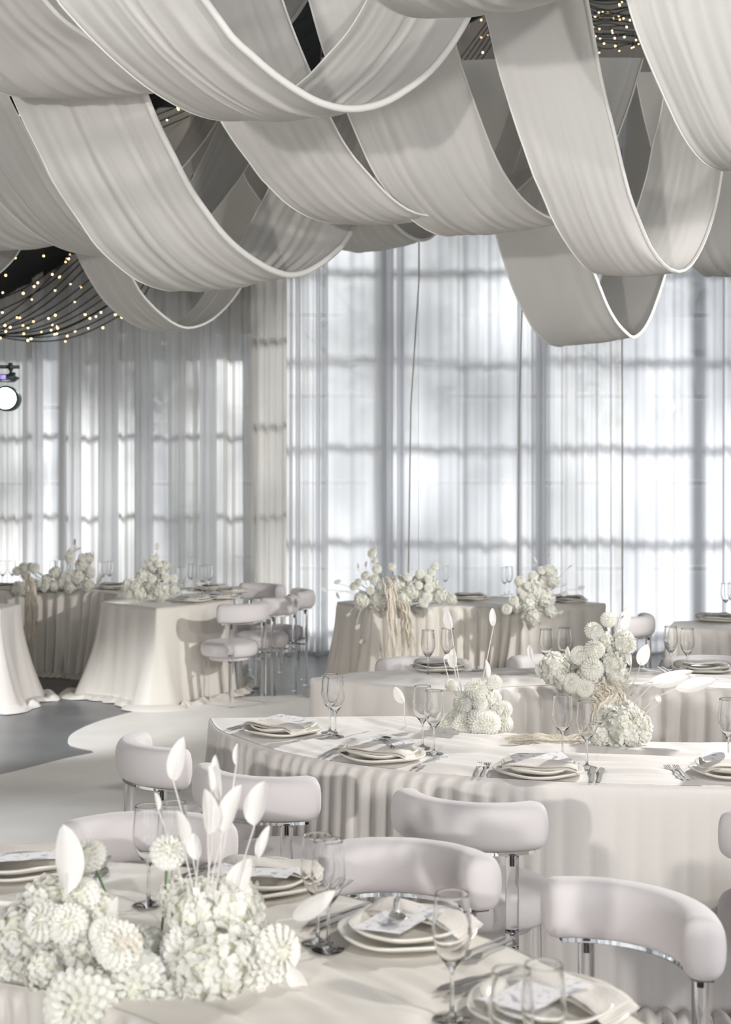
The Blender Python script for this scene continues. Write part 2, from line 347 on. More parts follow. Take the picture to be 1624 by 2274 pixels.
# ------------------------------------------------------------------ swagged ceiling drapes
def swag(e1, b1, e2, b2, dl, dr, label, seed, near=.965, amp=.012, nf=9, stopR=False, hem=.006, stopL=False, hem1=.004, ztop=6.0, nrange=None, hemmat='hem'):
    """e1/e2: outlines of the two long edges with their lowest point's index b1/b2; they hang in vertical planes dl..dr away"""
    rg = np.random.default_rng(seed); NU = 110; NV = 64
    def edge(e, bi, k):
        e = [tuple(map(float, q)) for q in e]; xa, xb = nrange if nrange else (e1[0][0], e1[-1][0])
        if k != 1: xa, xb = xa+(e2[b2][0]-e1[b1][0])*.9, xb+(e2[b2][0]-e1[b1][0])*.9
        q = [np.array(P(x, y, k/((1/dl)+(1/dr-1/dl)*(x-xa)/(xb-xa)))) for x, y in e]
        h = [x for x, _ in e]; bb = bi
        def up(p, pin):
            zt = min(roofz(p[0]) - .03, ztop); dz = zt-p[2]
            if dz < .05: return None
            hd = np.array([p[0]-pin[0], p[1]-pin[1], 0]); s_ = np.linalg.norm(hd)/max(.05, abs(p[2]-pin[2]))
            hd = hd/max(1e-6, np.linalg.norm(hd)); s_ = min(s_, .8)*.6
            mid = p+hd*s_*dz*.5*1.25+np.array([0,0,dz*.5]); fin = p+hd*s_*dz+np.array([0,0,dz])
            fin[2] = min(roofz(fin[0])-.03, ztop); return [mid, fin]
        if not stopL:
            a = up(q[0], q[1])
            if a: q = a[::-1]+q; bb += 2
        if not stopR:
            a = up(q[-1], q[-2])
            if a: q = q+a
        q = np.array(q)
        L = np.r_[0, np.cumsum(np.linalg.norm(np.diff(q, axis=0), axis=1))]; tb = L[bb]/L[-1]
        n = NU//2
        # ease the spacing through the lowest point
        s1 = np.linspace(0, 1, n+1); tt = np.r_[tb*s1, tb+(1-tb)*s1[1:]]
        return catmull(q, None, tt)
    A = edge(e1, b1, 1.0); B = edge(e2, b2, near); n1 = len(A)
    u = np.linspace(0, 1, n1)[:, None]; v = np.linspace(0, 1, NV)[None, :]
    S = A[:, None, :]*(1-v[..., None])+B[:, None, :]*v[..., None]
    # gentle crosswise sag of the loose cloth and long folds running down its length
    ta = np.gradient(S, axis=0); tv = np.gradient(S, axis=1); N = np.cross(ta, tv); N /= (np.linalg.norm(N, axis=2)[..., None]+1e-9)
    fold = np.zeros((n1, NV))
    for k in range(nf):
        c = rg.uniform(.03, .97); drift = rg.uniform(-.16, .16); wd = rg.uniform(.008, .03); a = rg.uniform(.3, 1)*rg.choice([1, 1, -1])
        cen = rg.uniform(.25, .75); sp = rg.uniform(.12, .33)
        fold += a*np.exp(-((v-c-drift*(u-.5)*2)**2)/(2*wd*wd))*np.exp(-((u-cen)**2)/(2*sp*sp))
    fold += .35*np.sin(v*rg.uniform(40, 60)+3*u)*np.exp(-((u-.5)/.3)**2)+.5*np.sin(v*17+seed+2*u)
    S = S+N*(fold*amp*.42*np.minimum(1, np.minimum(v, 1-v)*14))[..., None]
    S[..., 2] -= 0.02*np.sin(PI*v)*np.exp(-((u-.5)/.2)**2)
    b = MB(); b.grid(S); o = ob('hanging_drape', b.mesh('hanging_drape'), M['drape'])
    tag(o, label, 'drape', 'white drapes swagged below the roof')
    wb = MB(); wn = 0
    for E in (A, B):
        for q in (E[0], E[-1]):
            zr = roofz(q[0])
            if zr-q[2] > .06: wb.tube([q, (q[0], q[1], zr)], .002, 4); wn += 1
    if wn: ob('hanging_wire', wb.mesh('hanging_wire'), M['chrome'], o)
    for E, hr in ((A, hem1), (B, hem)):
        hb = MB(); hb.tube(E, hr, 8); ob('hem', hb.mesh('hem'), M[hemmat], o)
    return o
S2 = ([(110,-30),(126,0),(160,40),(205,88),(260,140),(325,193),(380,228),(440,256),(505,268),(575,256),(653,194),(690,163),(723,127),(765,80),(814,0),(835,-50)], 8,
      [(430,-40),(454,0),(475,28),(516,85),(555,120),(591,152),(653,197),(710,228),(762,241),(800,241),(852,228),(903,199),(955,158),(1009,90),(1040,36),(1062,-15)], 9)
swag(*S2, 4.9, 6.3, 'large front drape swagging across the top centre with a thick pale hem', 1, amp=.011, nf=14, hem=.015)
S1 = ([(-310,-80),(-210,0),(-120,100),(-40,185),(20,211),(75,215),(150,200),(240,130),(310,50),(370,-40)], 5,
      [(55,-50),(98,0),(130,35),(170,66),(215,95),(270,145),(325,184),(395,197),(480,165),(555,116),(600,88),(640,55),(679,0),(705,-50)], 7)
swag(*S1, 5.4, 6.9, 'drape filling the top left corner, its low fold just above the wide shaded swag', 2, amp=.013, nf=12, hem=.011)
S3 = ([(770,-70),(836,0),(880,26),(950,39),(1020,28),(1120,-40)], 3, [(1050,-130),(1110,-70),(1180,-20),(1260,-8),(1340,-30),(1420,-110)], 3)
swag(*S3, 4.5, 5.6, 'drape whose low fold just dips into the top edge at the centre', 3, amp=.010)
S4 = ([(-30,80),(0,150),(28,215),(56,279),(85,336),(116,400),(145,447),(181,499),(207,538),(259,589),(297,618),(336,636),(385,646),(440,632),(490,596),(527,549),(545,518),(565,478),(581,450),(597,419),(640,345),(690,280),(740,200),(775,100),(800,0)], 12,
      [(270,60),(295,130),(317,197),(339,253),(362,303),(388,354),(409,396),(430,432),(452,463),(490,514),(524,548),(566,579),(607,601),(645,611),(672,607),(704,591),(740,564),(766,538),(790,494),(825,420),(850,340),(870,250)], 13)
swag(*S4, 6.2, 8.7, 'wide pleated drape at left centre, crossed by bands of shadow', 4, amp=.014, nf=20, hem=.016)
S5 = ([(1072,-20),(1077,26),(1087,62),(1105,145),(1126,215),(1146,279),(1167,339),(1188,398),(1204,432),(1225,483),(1256,538),(1282,574),(1305,598),(1328,608),(1360,592),(1390,535),(1413,468),(1429,416),(1439,380),(1450,320),(1463,274),(1473,222),(1482,150)], 13,
      [(1297,-30),(1303,0),(1318,83),(1333,165),(1349,233),(1364,292),(1385,383),(1400,439),(1419,489),(1444,548),(1468,582),(1488,599),(1506,604),(1530,592),(1556,553),(1576,504),(1592,447),(1602,390),(1612,300),(1620,200)], 12)
swag(*S5, 6.0, 7.2, 'long narrow pale drape looping steeply on the right, with a corded hem', 5, amp=.0045, nf=6, hem=.009)
S6 = ([(400,60),(450,180),(489,266),(524,321),(555,362),(581,398),(597,414),(628,445),(674,476),(710,490),(747,496),(800,493),(880,478),(960,448),(1040,402),(1097,341),(1134,243),(1160,150)], 10,
      [(620,-20),(643,47),(690,163),(727,248),(762,315),(788,352),(819,387),(852,424),(878,447),(915,470),(960,480),(1020,478),(1100,452),(1180,395),(1245,300),(1285,190)], 10)
swag(*S6, 6.4, 8.1, 'smooth drape in the very centre, between the striped left swag and the wide right one', 6, amp=.006, nf=9, stopR=True)
S8 = ([(675,-40),(686,0),(723,127),(770,248),(798,315),(820,363),(841,400),(854,418),(883,455),(909,483),(937,504),(965,518),(993,524),(1025,518),(1060,498),(1095,455),(1129,403),(1159,323),(1180,240),(1192,125)], 12,
      [(985,-10),(1009,90),(1025,145),(1046,207),(1072,279),(1097,341),(1121,388),(1136,410),(1162,442),(1188,465),(1219,483),(1260,492),(1300,470),(1335,410),(1368,315),(1400,225),(1429,129)], 11)
swag(*S8, 6.3, 7.75, 'broad pleated drape right of centre, running behind the long narrow one', 7, amp=.009, nf=16, stopR=True)
S7 = ([(1375,-80),(1393,0),(1408,52),(1426,101),(1444,145),(1463,189),(1483,233),(1504,279),(1532,326),(1561,359),(1587,375),(1610,379),(1660,350),(1710,250),(1750,120),(1780,0)], 11,
      [(1660,-180),(1680,-80),(1710,60),(1745,180),(1790,280),(1840,335),(1890,345),(1950,300),(2010,180),(2050,40),(2080,-80)], 6)
swag(*S7, 5.5, 6.6, 'drape coming down the upper right corner of the picture', 8, amp=.011, nf=12)
S9 = ([(1022,134),(1040,230),(1066,350),(1084,440),(1100,514),(1118,577),(1136,633),(1162,690),(1188,735),(1214,760),(1240,769),(1275,755),(1305,705),(1331,633),(1340,605),(1360,510),(1383,383),(1395,248),(1400,200)], 9,
      [(1225,126),(1232,230),(1250,350),(1268,440),(1292,530),(1320,608),(1333,641),(1349,680),(1370,716),(1390,738),(1405,749),(1424,738),(1442,710),(1457,672),(1470,633),(1478,605),(1492,500),(1502,390),(1510,280)], 10)
swag(*S9, 8.2, 9.8, 'lowest hanging drape at right, its loop falling in front of the pale window curtains', 9, ztop=4.5, stopL=True, amp=.0035, nf=6, hem=.010)
S10 = ([(1411,160),(1416,191),(1447,328),(1490,470),(1532,587),(1548,604),(1570,614),(1610,590),(1650,500),(1680,380),(1700,250)], 6,
       [(1648,160),(1656,191),(1687,328),(1730,470),(1772,575),(1810,600),(1850,580),(1890,500),(1920,380),(1940,250)], 5)
swag(*S10, 8.6, 10.2, 'shaded drape half hidden at the right edge, behind the long narrow loop', 10, stopL=True, amp=.007)
S11 = ([(-190,120),(-130,270),(-60,385),(0,450),(50,498),(101,534),(129,548),(165,560),(205,565),(270,552),(330,515),(380,468),(419,412),(436,380),(488,269),(513,190),(528,110),(538,30)], 8,
       [(-10,130),(17,212),(45,266),(75,325),(120,410),(180,490),(250,545),(330,562),(400,540),(465,481),(503,434),(541,382),(562,345),(590,280),(606,200),(612,120),(614,40)], 7)
swag(*S11, 8.0, 10.2, 'dull shaded drape at the left, half behind the wide pleated one', 11, amp=.009)
S12 = ([(-360,200),(-280,330),(-190,450),(-110,530),(-40,556),(40,548),(140,510),(240,450),(320,400),(381,344),(428,266),(455,200),(475,120),(485,40)], 4,
       [(-120,200),(-60,320),(0,420),(70,500),(130,528),(210,525),(300,480),(380,400),(440,330),(490,250),(508,170),(518,90),(524,20)], 4)
swag(*S12, 8.9, 10.8, 'drape with fine bright creases at the left edge, above the black starry roof', 12, amp=.011, nf=12)
S13 = ([(430,200),(420,290),(426,370),(445,440),(475,510),(505,541),(545,545),(600,500),(660,440),(715,370),(745,280),(760,210)], 5,
       [(512,200),(520,290),(541,388),(581,449),(630,500),(690,520),(740,505),(800,460),(850,390),(880,300),(890,220)], 5)
swag(*S13, 11.2, 12.4, 'pale creased drape seen through the loop of the wide pleated drape', 13, amp=.012, nf=14, ztop=4.9)
S14 = ([(718,300),(722,400),(734,500),(752,549),(775,557),(798,561),(830,548),(860,520),(882,488),(905,430),(925,350)], 5,
       [(835,300),(838,380),(848,445),(863,483),(878,500),(898,518),(916,528),(938,533),(965,520),(990,480),(1010,420),(1025,350)], 7)
swag(*S14, 10.0, 11.4, 'short shaded drape just above the brightest window curtains', 14, amp=.007, hem=.013, ztop=4.7)
S15 = ([(120,420),(145,500),(168,561),(181,587),(207,633),(233,670),(259,695),(284,714),(310,727),(345,733),(375,724),(400,711),(426,690),(447,664),(465,639),(490,590),(510,520),(525,450)], 9,
       [(225,420),(250,510),(272,570),(295,619),(310,646),(336,677),(362,701),(388,719),(415,728),(441,724),(467,712),(498,686),(524,655),(541,628),(560,580),(575,520),(590,440)], 8)
swag(*S15, 10.6, 12.0, 'small low ribbon-like drape at left in front of the left wall curtains', 15, amp=.008, nf=12, hem=.010)
S16 = ([(-420,300),(-360,450),(-280,580),(-200,640),(-130,620),(-70,540),(-40,460)], 3,
       [(-260,300),(-210,450),(-140,580),(-70,642),(0,605),(30,575),(52,540),(75,480),(95,400)], 3)
swag(*S16, 9.4, 10.9, 'drape end peeking in at the left edge beside the black starry roof', 16, amp=.007)
S17 = ([(560,180),(590,290),(618,380),(648,425),(680,385),(705,300),(735,215),(755,150)], 3,
       [(600,180),(640,280),(700,390),(775,430),(840,390),(880,300),(905,215),(920,150)], 3)
swag(*S17, 10.6, 11.8, 'brownish back drape glimpsed between the centre drape and the broad one', 17, amp=.006, ztop=4.9)
S18 = ([(100,236),(140,330),(190,420),(240,450),(290,420),(320,350),(338,240)], 3, [(230,236),(270,340),(320,430),(370,455),(410,420),(440,340),(470,236)], 3)
swag(*S18, 11.6, 12.4, 'dim drape end below the dark gap at upper left, seen edge-on', 18, amp=.004, ztop=4.7, stopL=True, stopR=True)

# ------------------------------------------------------------------ fairy lights on the black roof and hanging in bunches
bulb_me = MB()
def light_string(pts, label, seed, n=None, group='fairy light strings', bulb=.014, r=.0045, m='bulb', every=.22):
    rg = np.random.default_rng(seed); pts = np.array(pts, float)
    Q = catmull(pts, 40); L = np.sum(np.linalg.norm(np.diff(Q, axis=0), axis=1))
    b = MB(); b.tube(Q, r, 5); k = n if n is not None else max(1, int(L/every)); g = MB()
    for t in np.sort(rg.uniform(.03, .97, k)):
        p = Q[int(t*39)]; a = rg.uniform(0, 2*PI); q = p+np.array([.02*math.cos(a), .02*math.sin(a), -.035*rg.uniform(.4,1)])
        b.tube([p, (p+q)/2, q], r*.9, 4); s_ = bulb*rg.uniform(.75, 1.15)
        g.lathe([(.0001,-s_),(s_*.7,-s_*.6),(s_,0),(s_*.7,s_*.6),(.0001,s_)], 8, tuple(q))
    o = ob('light_string', b.mesh('light_string'), M['wire']); tag(o, label, 'fairy lights', group)
    c = ob('bulbs', g.mesh('bulbs'), M[m], o); c['kind'] = 'stuff'
rg = np.random.default_rng(5)
lefts = [(-30,700,182,562),(-30,735,178,575),(-30,672,112,600),(-30,742,185,590),(-30,738,205,610),(-30,742,212,628),(-20,744,225,645),(-20,742,235,660),(-20,745,248,672),(-10,742,262,690),(-30,742,240,680),(-10,746,270,702),(-20,720,120,596)]
for k, (x0, y0, x1, y1) in enumerate(lefts):
    d0 = 12.6+.04*k; sag = 22+1.6*k if k not in (2, 12) else 14
    pts = []
    for t in np.linspace(0, 1, 7):
        pts.append(P(x0+(x1+30-x0)*t, y0+(y1-22-y0)*t+sag*math.sin(PI*t)*1.0, d0+1.0*t))
    z = pts[-1]; pts.append((z[0]+.25, z[1]+.1, z[2]+.45))
    z = pts[0]; pts.insert(0, (z[0]-.5, z[1], z[2]+.18))
    light_string(pts, 'green-wired fairy light string sweeping up from the left edge before the curtain', 100+k, n=8, bulb=.010, r=.006, every=.3)
for k in range(20):     # bunch at the top right, between the two tall drapes
    y0 = -10+k*5.2+rg.uniform(-4,4); d0 = 12.2+rg.uniform(-.3,.3)
    pts = [P(1270, y0-14, d0), P(1310, y0+6, d0), P(1350, y0+10+rg.uniform(-9,9), d0+.1), P(1400, y0+9+rg.uniform(-5,5), d0+.1), P(1450, y0+16, d0+.2)]
    light_string(pts, 'dark fairy light string in the dense bunch at the top right gap', 140+k, n=3, bulb=.007, group='bunched fairy lights top right')
for k in range(5):
    d0 = 12.4; light_string([P(990+14*k,175-2*k,d0), P(1030+14*k,120-3*k,d0), P(1062+12*k,76-2*k,d0+.1), P(1110+12*k,10,d0+.3)], 'fairy light string slanting across the gap left of the long drape', 170+k, n=3, bulb=.008, group='slanting fairy lights')
for k in range(9):
    light_string([P(525,372+k*9,12.6), P(560,384+k*8,12.6), P(600,378+k*8,12.7), P(640,372+k*8,12.8)], 'fairy light string in the small gap above the creased pale drape', 180+k, n=2, bulb=.008, group='fairy lights in the middle gap')
for k in range(5):
    light_string([P(300,240+k*17,11.9), P(345,222+k*17,11.9), P(395,205+k*16,12), P(450,180+k*16,12.1)], 'fairy light string crossing the dark gap above the left back drapes', 190+k, n=2, bulb=.008, group='fairy lights in the upper left gap')
# starry points: single strings clipped flat against the black roof slope
for k in range(16):
    y = 8.4+.45*k; pts = [(x, y+.12*math.sin(x*2+k), roofz(x)-.03) for x in np.linspace(-5.8, 1.6, 9)]
    light_string(pts, 'fairy light string clipped along the underside of the black roof', 210+k, n=13, bulb=.011, r=.003, group='roof fairy lights', m='bulb2')
# beige lining ledge high on the end wall

# ------------------------------------------------------------------ stage light at the left edge
d = 10.0; t = empty('stage_light', 'black stage light with a glaring round lens at the left edge', 'stage light', P(14, 885, d))
def L(px, py, dd=0): p = P(px, py, d+dd); q = P(14, 885, d); return (p[0]-q[0], p[1]-q[1], p[2]-q[2])
b = MB(); b.tube([L(-260,812), L(43,815)], .013, 12); ob('crossbar', b.mesh('crossbar'), M['black'], t)
b = MB(); b.tube([L(24,811), L(24,832)], .010, 8); b.box((L(20,808)[0],-.02,L(20,808)[2]-.045), (L(28,808)[0],.02,L(20,808)[2]+.006)); b.tube([L(31,827),L(31,838)], .012, 8); b.tube([L(23,829),L(23,838)], .014, 8); ob('clamp', b.mesh('clamp'), M['black'], t)
b = MB(); c = L(14,839); b.lathe([(.001,-.03),(.06,-.028),(.095,0),(.06,.022),(.001,.025)], 24, c); ob('yoke', b.mesh('yoke'), M['black'], t)
b = MB(); c = L(14,839); b.box((c[0]-.018,-.105,c[2]-.014), (c[0]+.018,-.085,c[2]+.014)); ob('display', b.mesh('display'), M['lilac'], t)
b = MB(); b.lathe([(.001,.10),(.062,.10),(.085,.05),(.09,-.06),(.078,-.075),(.078,-.05),(.001,-.05)], 28)
me = b.mesh('lamp_head'); me.transform(Matrix.Rotation(-PI/2, 4, 'X')); ob('lamp_head', me, M['black'], t, (L(14,885)[0], .05, L(14,885)[2]))
b = MB(); b.lathe([(.001,.02),(.04,.016),(.074,0),(.074,-.012)], 28)
me = b.mesh('lens'); me.transform(Matrix.Rotation(PI/2, 4, 'X')); ob('lens', me, M['lens'], t, (L(14,885)[0], -.03, L(14,885)[2]))
b = MB(); pz = L(-260,812); b.tube([(pz[0],0,-P(14,885,d)[2]),(pz[0],0,pz[2]+.05)], .02, 10); ob('stand', b.mesh('stand'), M['black'], t)
o = lamp('stage_lamp', 'SPOT', (P(14,885,d)[0], d-.12, P(14,885,d)[2]), (-.9, 3.0, .3), 260, (.96,.98,1), .06); o.data.spot_size = math.radians(70); o.data.spot_blend = .6

# ------------------------------------------------------------------ tables
TABLES = {}
def table(key, label, inner, outer, m='cloth', seed=1, closed0=True, pleat_in=.030, pleat_out=.020, pleat_end=.006, flare=.07, corner=.16, folds=26, fold_h=.014, cross=8, nu=420, nv=54, pool=True, zt=.75, wl_in=.085, wl_out=.13, out_amp=None, in_amp=None, flat=(), vfocus=(0.05,.95)):
    rg = np.random.default_rng(seed)
    I = catmull(inner, nu); O = catmull(outer, nu); v = np.linspace(0, 1, nv)
    # rows crowd towards both edges
    v = .5-.5*np.cos(PI*v); v = .35*v+.65*np.linspace(0, 1, nv); u = np.linspace(0, 1, nu)
    XY = I[:, None, :]*(1-v[None, :, None])+O[:, None, :]*v[None, :, None]
    U = u[:, None]; Vv = v[None, :]; h = np.zeros((nu, nv))
    for k in range(folds):
        c = rg.uniform(*vfocus); wd = rg.uniform(.007, .022); a = rg.uniform(.25, 1)
        cu = rg.uniform(0, 1); su = rg.uniform(.08, .35); sl = rg.uniform(-.35, .35); bend = rg.uniform(-.6, .6)
        h += a*np.exp(-((Vv-c-sl*(U-cu)-bend*(U-cu)**2)**2)/(2*wd*wd))*np.exp(-((U-cu)/su)**2)
    for k in range(cross):
        c = rg.uniform(.05, .95); wd = rg.uniform(.006, .014); a = rg.uniform(.5, 1.2); sl = rg.uniform(-.12, .12)
        h += a*np.exp(-((U-c-sl*(Vv-.5)-.03*np.sin(Vv*6+k))**2)/(2*wd*wd))*(.15+.85*np.clip((Vv-rg.uniform(-.2,.5))*3, 0, 1))
    fade = np.minimum(1, np.minimum(Vv, 1-Vv)*9)*np.minimum(1, np.minimum(U, 1-U)*24)
    for fx, fy, fr2 in flat:     # the cloth lies smooth under plates and vases
        q_ = T(fx, fy, .76); dd = np.hypot(XY[..., 0]-q_[0], XY[..., 1]-q_[1]); h = h*(1-np.exp(-(dd/fr2)**4))
    Z = zt+fold_h*1.3*np.tanh(h/1.3)*fade
    verts = np.concatenate([XY, Z[..., None]], axis=2)
    b = MB(); b.grid(verts); idx = np.arange(nu*nv).reshape(nu, nv)
    loop = list(idx[:, 0])+list(idx[-1, 1:])+list(idx[-2::-1, -1])+list(idx[0, -2:0:-1])
    kind = ['in']*nu+['e1']*(nv-1)+['out']*(nu-1)+['e0']*(nv-2)
    pl = verts.reshape(-1, 3)[loop]; n = len(loop); p2 = pl[:, :2]
    seg = np.linalg.norm(np.roll(p2, -1, 0)-p2, axis=1); s_ = np.r_[0, np.cumsum(seg)[:-1]]; tot = seg.sum()
    area = .5*np.sum(p2[:, 0]*np.roll(p2[:, 1], -1)-np.roll(p2[:, 0], -1)*p2[:, 1]); sg = 1 if area > 0 else -1
    # outward normals, averaged over a few centimetres so that corners fan out
    S2 = np.r_[s_-tot, s_, s_+tot]; PX = np.r_[p2[:, 0]]*1; X3 = np.tile(p2[:, 0], 3); Y3 = np.tile(p2[:, 1], 3)
    dl = .05; tx = np.interp(s_+dl, S2, X3)-np.interp(s_-dl, S2, X3); ty = np.interp(s_+dl, S2, Y3)-np.interp(s_-dl, S2, Y3)
    N = np.stack([ty, -tx], 1)*sg; N /= np.linalg.norm(N, axis=1)[:, None]+1e-9
    amp = np.array([{'in': pleat_in, 'out': pleat_out, 'e0': pleat_end, 'e1': pleat_end}[k] for k in kind]); wl = np.array([{'in': wl_in, 'out': wl_out, 'e0': .28, 'e1': .28}[k] for k in kind])
    # smooth along the edge
    def sm(a, kk): k_ = np.ones(kk)/kk; return np.convolve(np.r_[a[-kk:], a, a[:kk]], k_, 'same')[kk:-kk]
    for pos, am_ in (('out', out_amp), ('in', in_amp)):
        if am_:
            k_ = [i for i, q_ in enumerate(kind) if q_ == pos]; uu = np.linspace(1, 0, len(k_)) if pos == 'out' else np.linspace(0, 1, len(k_))
            amp[k_] *= np.interp(uu, [a_[0] for a_ in am_], [a_[1] for a_ in am_])
    amp = sm(amp, 25); jit = sm(np.exp(rg.normal(0, .9, n)), 15)
    ph = np.cumsum(seg/wl*jit)*2*PI; ph *= round(ph[-1]/(2*PI))*2*PI/ph[-1]; am = amp*(.35+1.1*np.abs(sm(rg.uniform(0, 1.6, n), 31)))
    cor = np.zeros(n)
    for ci in (0, nu-1, nu+nv-2, 2*nu+nv-3):
        dd = np.abs(s_-s_[ci % n]); dd = np.minimum(dd, tot-dd); cor += np.exp(-(dd/.13)**2)
    rows = [(.004,.003),(.010,.010),(.013,.022)]+[(None, t) for t in np.linspace(.06, 1, 20)]
    prev = loop; base = len(b.v)
    for r0, t in rows:
        ring = []
        if r0 is not None: off = np.full(n, r0)+am*.15*np.sin(ph)*(t/.022); z = pl[:, 2]-t
        else:
            g = .30+.70*t**.7; wob = 1.6*(np.abs(np.sin((ph+1.2*t*np.sin(s_*1.7*2*PI/tot*3+seed))/2))**.75-.6)+.3*np.sin(2*ph+seed+2*t)*t
            off = .013+flare*t**1.6+corner*cor*t**1.8+am*g*wob; z = pl[:, 2]*(1-t)+.012*t
        q = p2+N*off[:, None]; k0 = len(b.v)
        b.v.extend([(q[i, 0], q[i, 1], z[i]) for i in range(n)]); ring = list(range(k0, k0+n))
        for i in range(n): j = (i+1) % n; b.f.append((prev[i], prev[j], ring[j], ring[i]))
        prev = ring
    if pool:
        last = q; lo = off
        for dr, dz in ((.03,.030),(.065,.034),(.10,.018),(.115,.004)):
            rr = dr*(.6+.6*np.abs(np.sin(ph*.5+seed))); q = last+N*rr[:, None]; z = dz*(.5+.9*np.abs(np.sin(ph*.7)))
            k0 = len(b.v); b.v.extend([(q[i, 0], q[i, 1], max(.003, z[i])) for i in range(n)]); ring = list(range(k0, k0+n))
            for i in range(n): j = (i+1) % n; b.f.append((prev[i], prev[j], ring[j], ring[i]))
            prev = ring
    c = np.concatenate([I, O]).mean(0); t = empty('banquet_table', label, 'table', (c[0], c[1], 0), group='curved banquet tables')
    vv = [(x-c[0], y-c[1], z) for x, y, z in b.v]
    ob('tablecloth', new_mesh('tablecloth', vv, b.f), M[m], t)
    # the table itself, under the cloth
    bb = MB(); A = I[::12]*.93+O[::12]*.07; B = I[::12]*.07+O[::12]*.93; A = A[1:-1]; B = B[1:-1]; k = len(A)
    poly = list(A)+list(B[::-1]); tv = [(x-c[0], y-c[1], zt-.012) for x, y in poly]+[(x-c[0], y-c[1], zt-.035) for x, y in poly]; nn = len(poly)
    fs = [(i, i+1, nn-2-i, nn-1-i) for i in range(k-1)]+[tuple(x+nn for x in reversed((i, i+1, nn-2-i, nn-1-i))) for i in range(k-1)]+[(i, (i+1)%nn, nn+(i+1)%nn, nn+i) for i in range(nn)]
    ob('tabletop', new_mesh('tabletop', tv, fs, False), M['wall'], t)
    for ii in (4, len(I)//2, len(I)-5):
        for fr_ in (.2, .8):
            q = I[ii]*(1-fr_)+O[ii]*fr_; lb = MB(); lb.tube([(q[0]-c[0], q[1]-c[1], 0), (q[0]-c[0], q[1]-c[1], zt-.035)], .018, 8); ob('leg', lb.mesh('leg'), M['black'], t)
    TABLES[key] = t
def arc(c, r, a0, a1, n=9): return [(c[0]+r*math.cos(math.radians(a0+(a1-a0)*i/(n-1))), c[1]+r*math.sin(math.radians(a0+(a1-a0)*i/(n-1)))) for i in range(n)]

# D: middle table, convex side towards the camera
table('D', 'curved middle table with satin cloth, place settings and three chairs along its near side',
      [(.20,6.10),(.33,5.92),(.52,5.75),(.75,5.62),(1.05,5.53),(1.35,5.50),(1.7,5.54),(2.1,5.7),(2.5,6.0)],
      [(-.66,6.05),(-.60,5.80),(-.46,5.54),(-.33,5.35),(-.18,5.20),(.06,5.03),(.29,4.92),(.60,4.82),(.85,4.775),(1.09,4.74),(1.4,4.73),(1.9,4.80),(2.4,5.0),(3.1,5.5)],
      seed=3, pleat_out=.026, pleat_in=.02, flare=.045, corner=.10, folds=100, cross=16, fold_h=.018, flat=[(628,1622,.24),(850,1678,.25),(1197,1712,.25),(1632,1712,.25),(733,1629,.06),(745,1638,.06),(939,1663,.06),(964,1676,.06),(1250,1688,.06),(1304,1707,.06),(1070,1622,.13),(1370,1645,.14),(1130,1646,.10),(1180,1644,.12),(1240,1642,.12),(1300,1640,.12)], wl_out=.10, out_amp=[(0,.3),(.08,.55),(.17,1),(.34,1.1),(.40,.14),(1,.12)])
# E: table behind it, its gathered hollow side towards the camera
table('E', 'curved table behind the middle one, flat end at left, gathered skirt below tall flowers',
      [(.49,6.77),(.60,6.87),(.75,6.94),(.95,6.99),(1.2,7.02),(1.45,6.98),(1.75,6.88),(2.1,6.75),(2.6,6.6)],
      [(-.27,7.22),(-.12,7.32),(.10,7.40),(.45,7.47),(.9,7.52),(1.4,7.50),(1.9,7.45),(2.4,7.35),(3.1,7.2)],
      seed=4, pleat_in=.036, pleat_out=.015, flare=.03, corner=.06, folds=75, cross=14, fold_h=.018, flat=[(975,1484,.24),(1562,1487,.24),(1235,1500,.10),(1310,1520,.15)], wl_in=.14)
# G: foreground table
table('G', 'foreground table across the lower left, with the large blurred flower arrangement',
      [(-2.4,2.75),(-1.7,3.0),(-1.2,3.02),(-.75,2.92),(-.42,2.72),(-.2,2.4),(-.1,2.1),(-.05,1.8)],
      [(-2.6,3.65),(-1.7,3.95),(-1.1,3.92),(-.71,3.83),(-.40,3.74),(-.04,3.51),(.12,3.36),(.28,3.19),(.42,2.97),(.52,2.74),(.62,2.45),(.72,2.0)],
      m='cloth_g', seed=5, pleat_in=.03, pleat_out=.014, flare=.03, corner=.05, folds=80, cross=6, fold_h=.012, flat=[(55,1925,.24),(578,1960,.24),(905,2070,.25),(1220,2240,.25),(330,2012,.07),(384,2004,.07),(718,2105,.08),(1004,2266,.07)], vfocus=(.1,.95))
# F: far middle table
table('F', 'far middle table before the window curtains, with two flower clusters and hanging strands',
      [(.05,10.87),(.25,10.92),(.45,11.02),(.75,11.08),(1.0,10.98),(1.18,10.80)],
      [(-.22,11.43),(.1,11.8),(.5,11.95),(1.0,11.95),(1.5,11.7),(1.90,11.3)], m='cloth_g',
      seed=6, pleat_in=.045, pleat_end=.012, flare=.06, corner=.10, folds=16, cross=3, nu=260, nv=40, fold_h=.010, wl_in=.14)
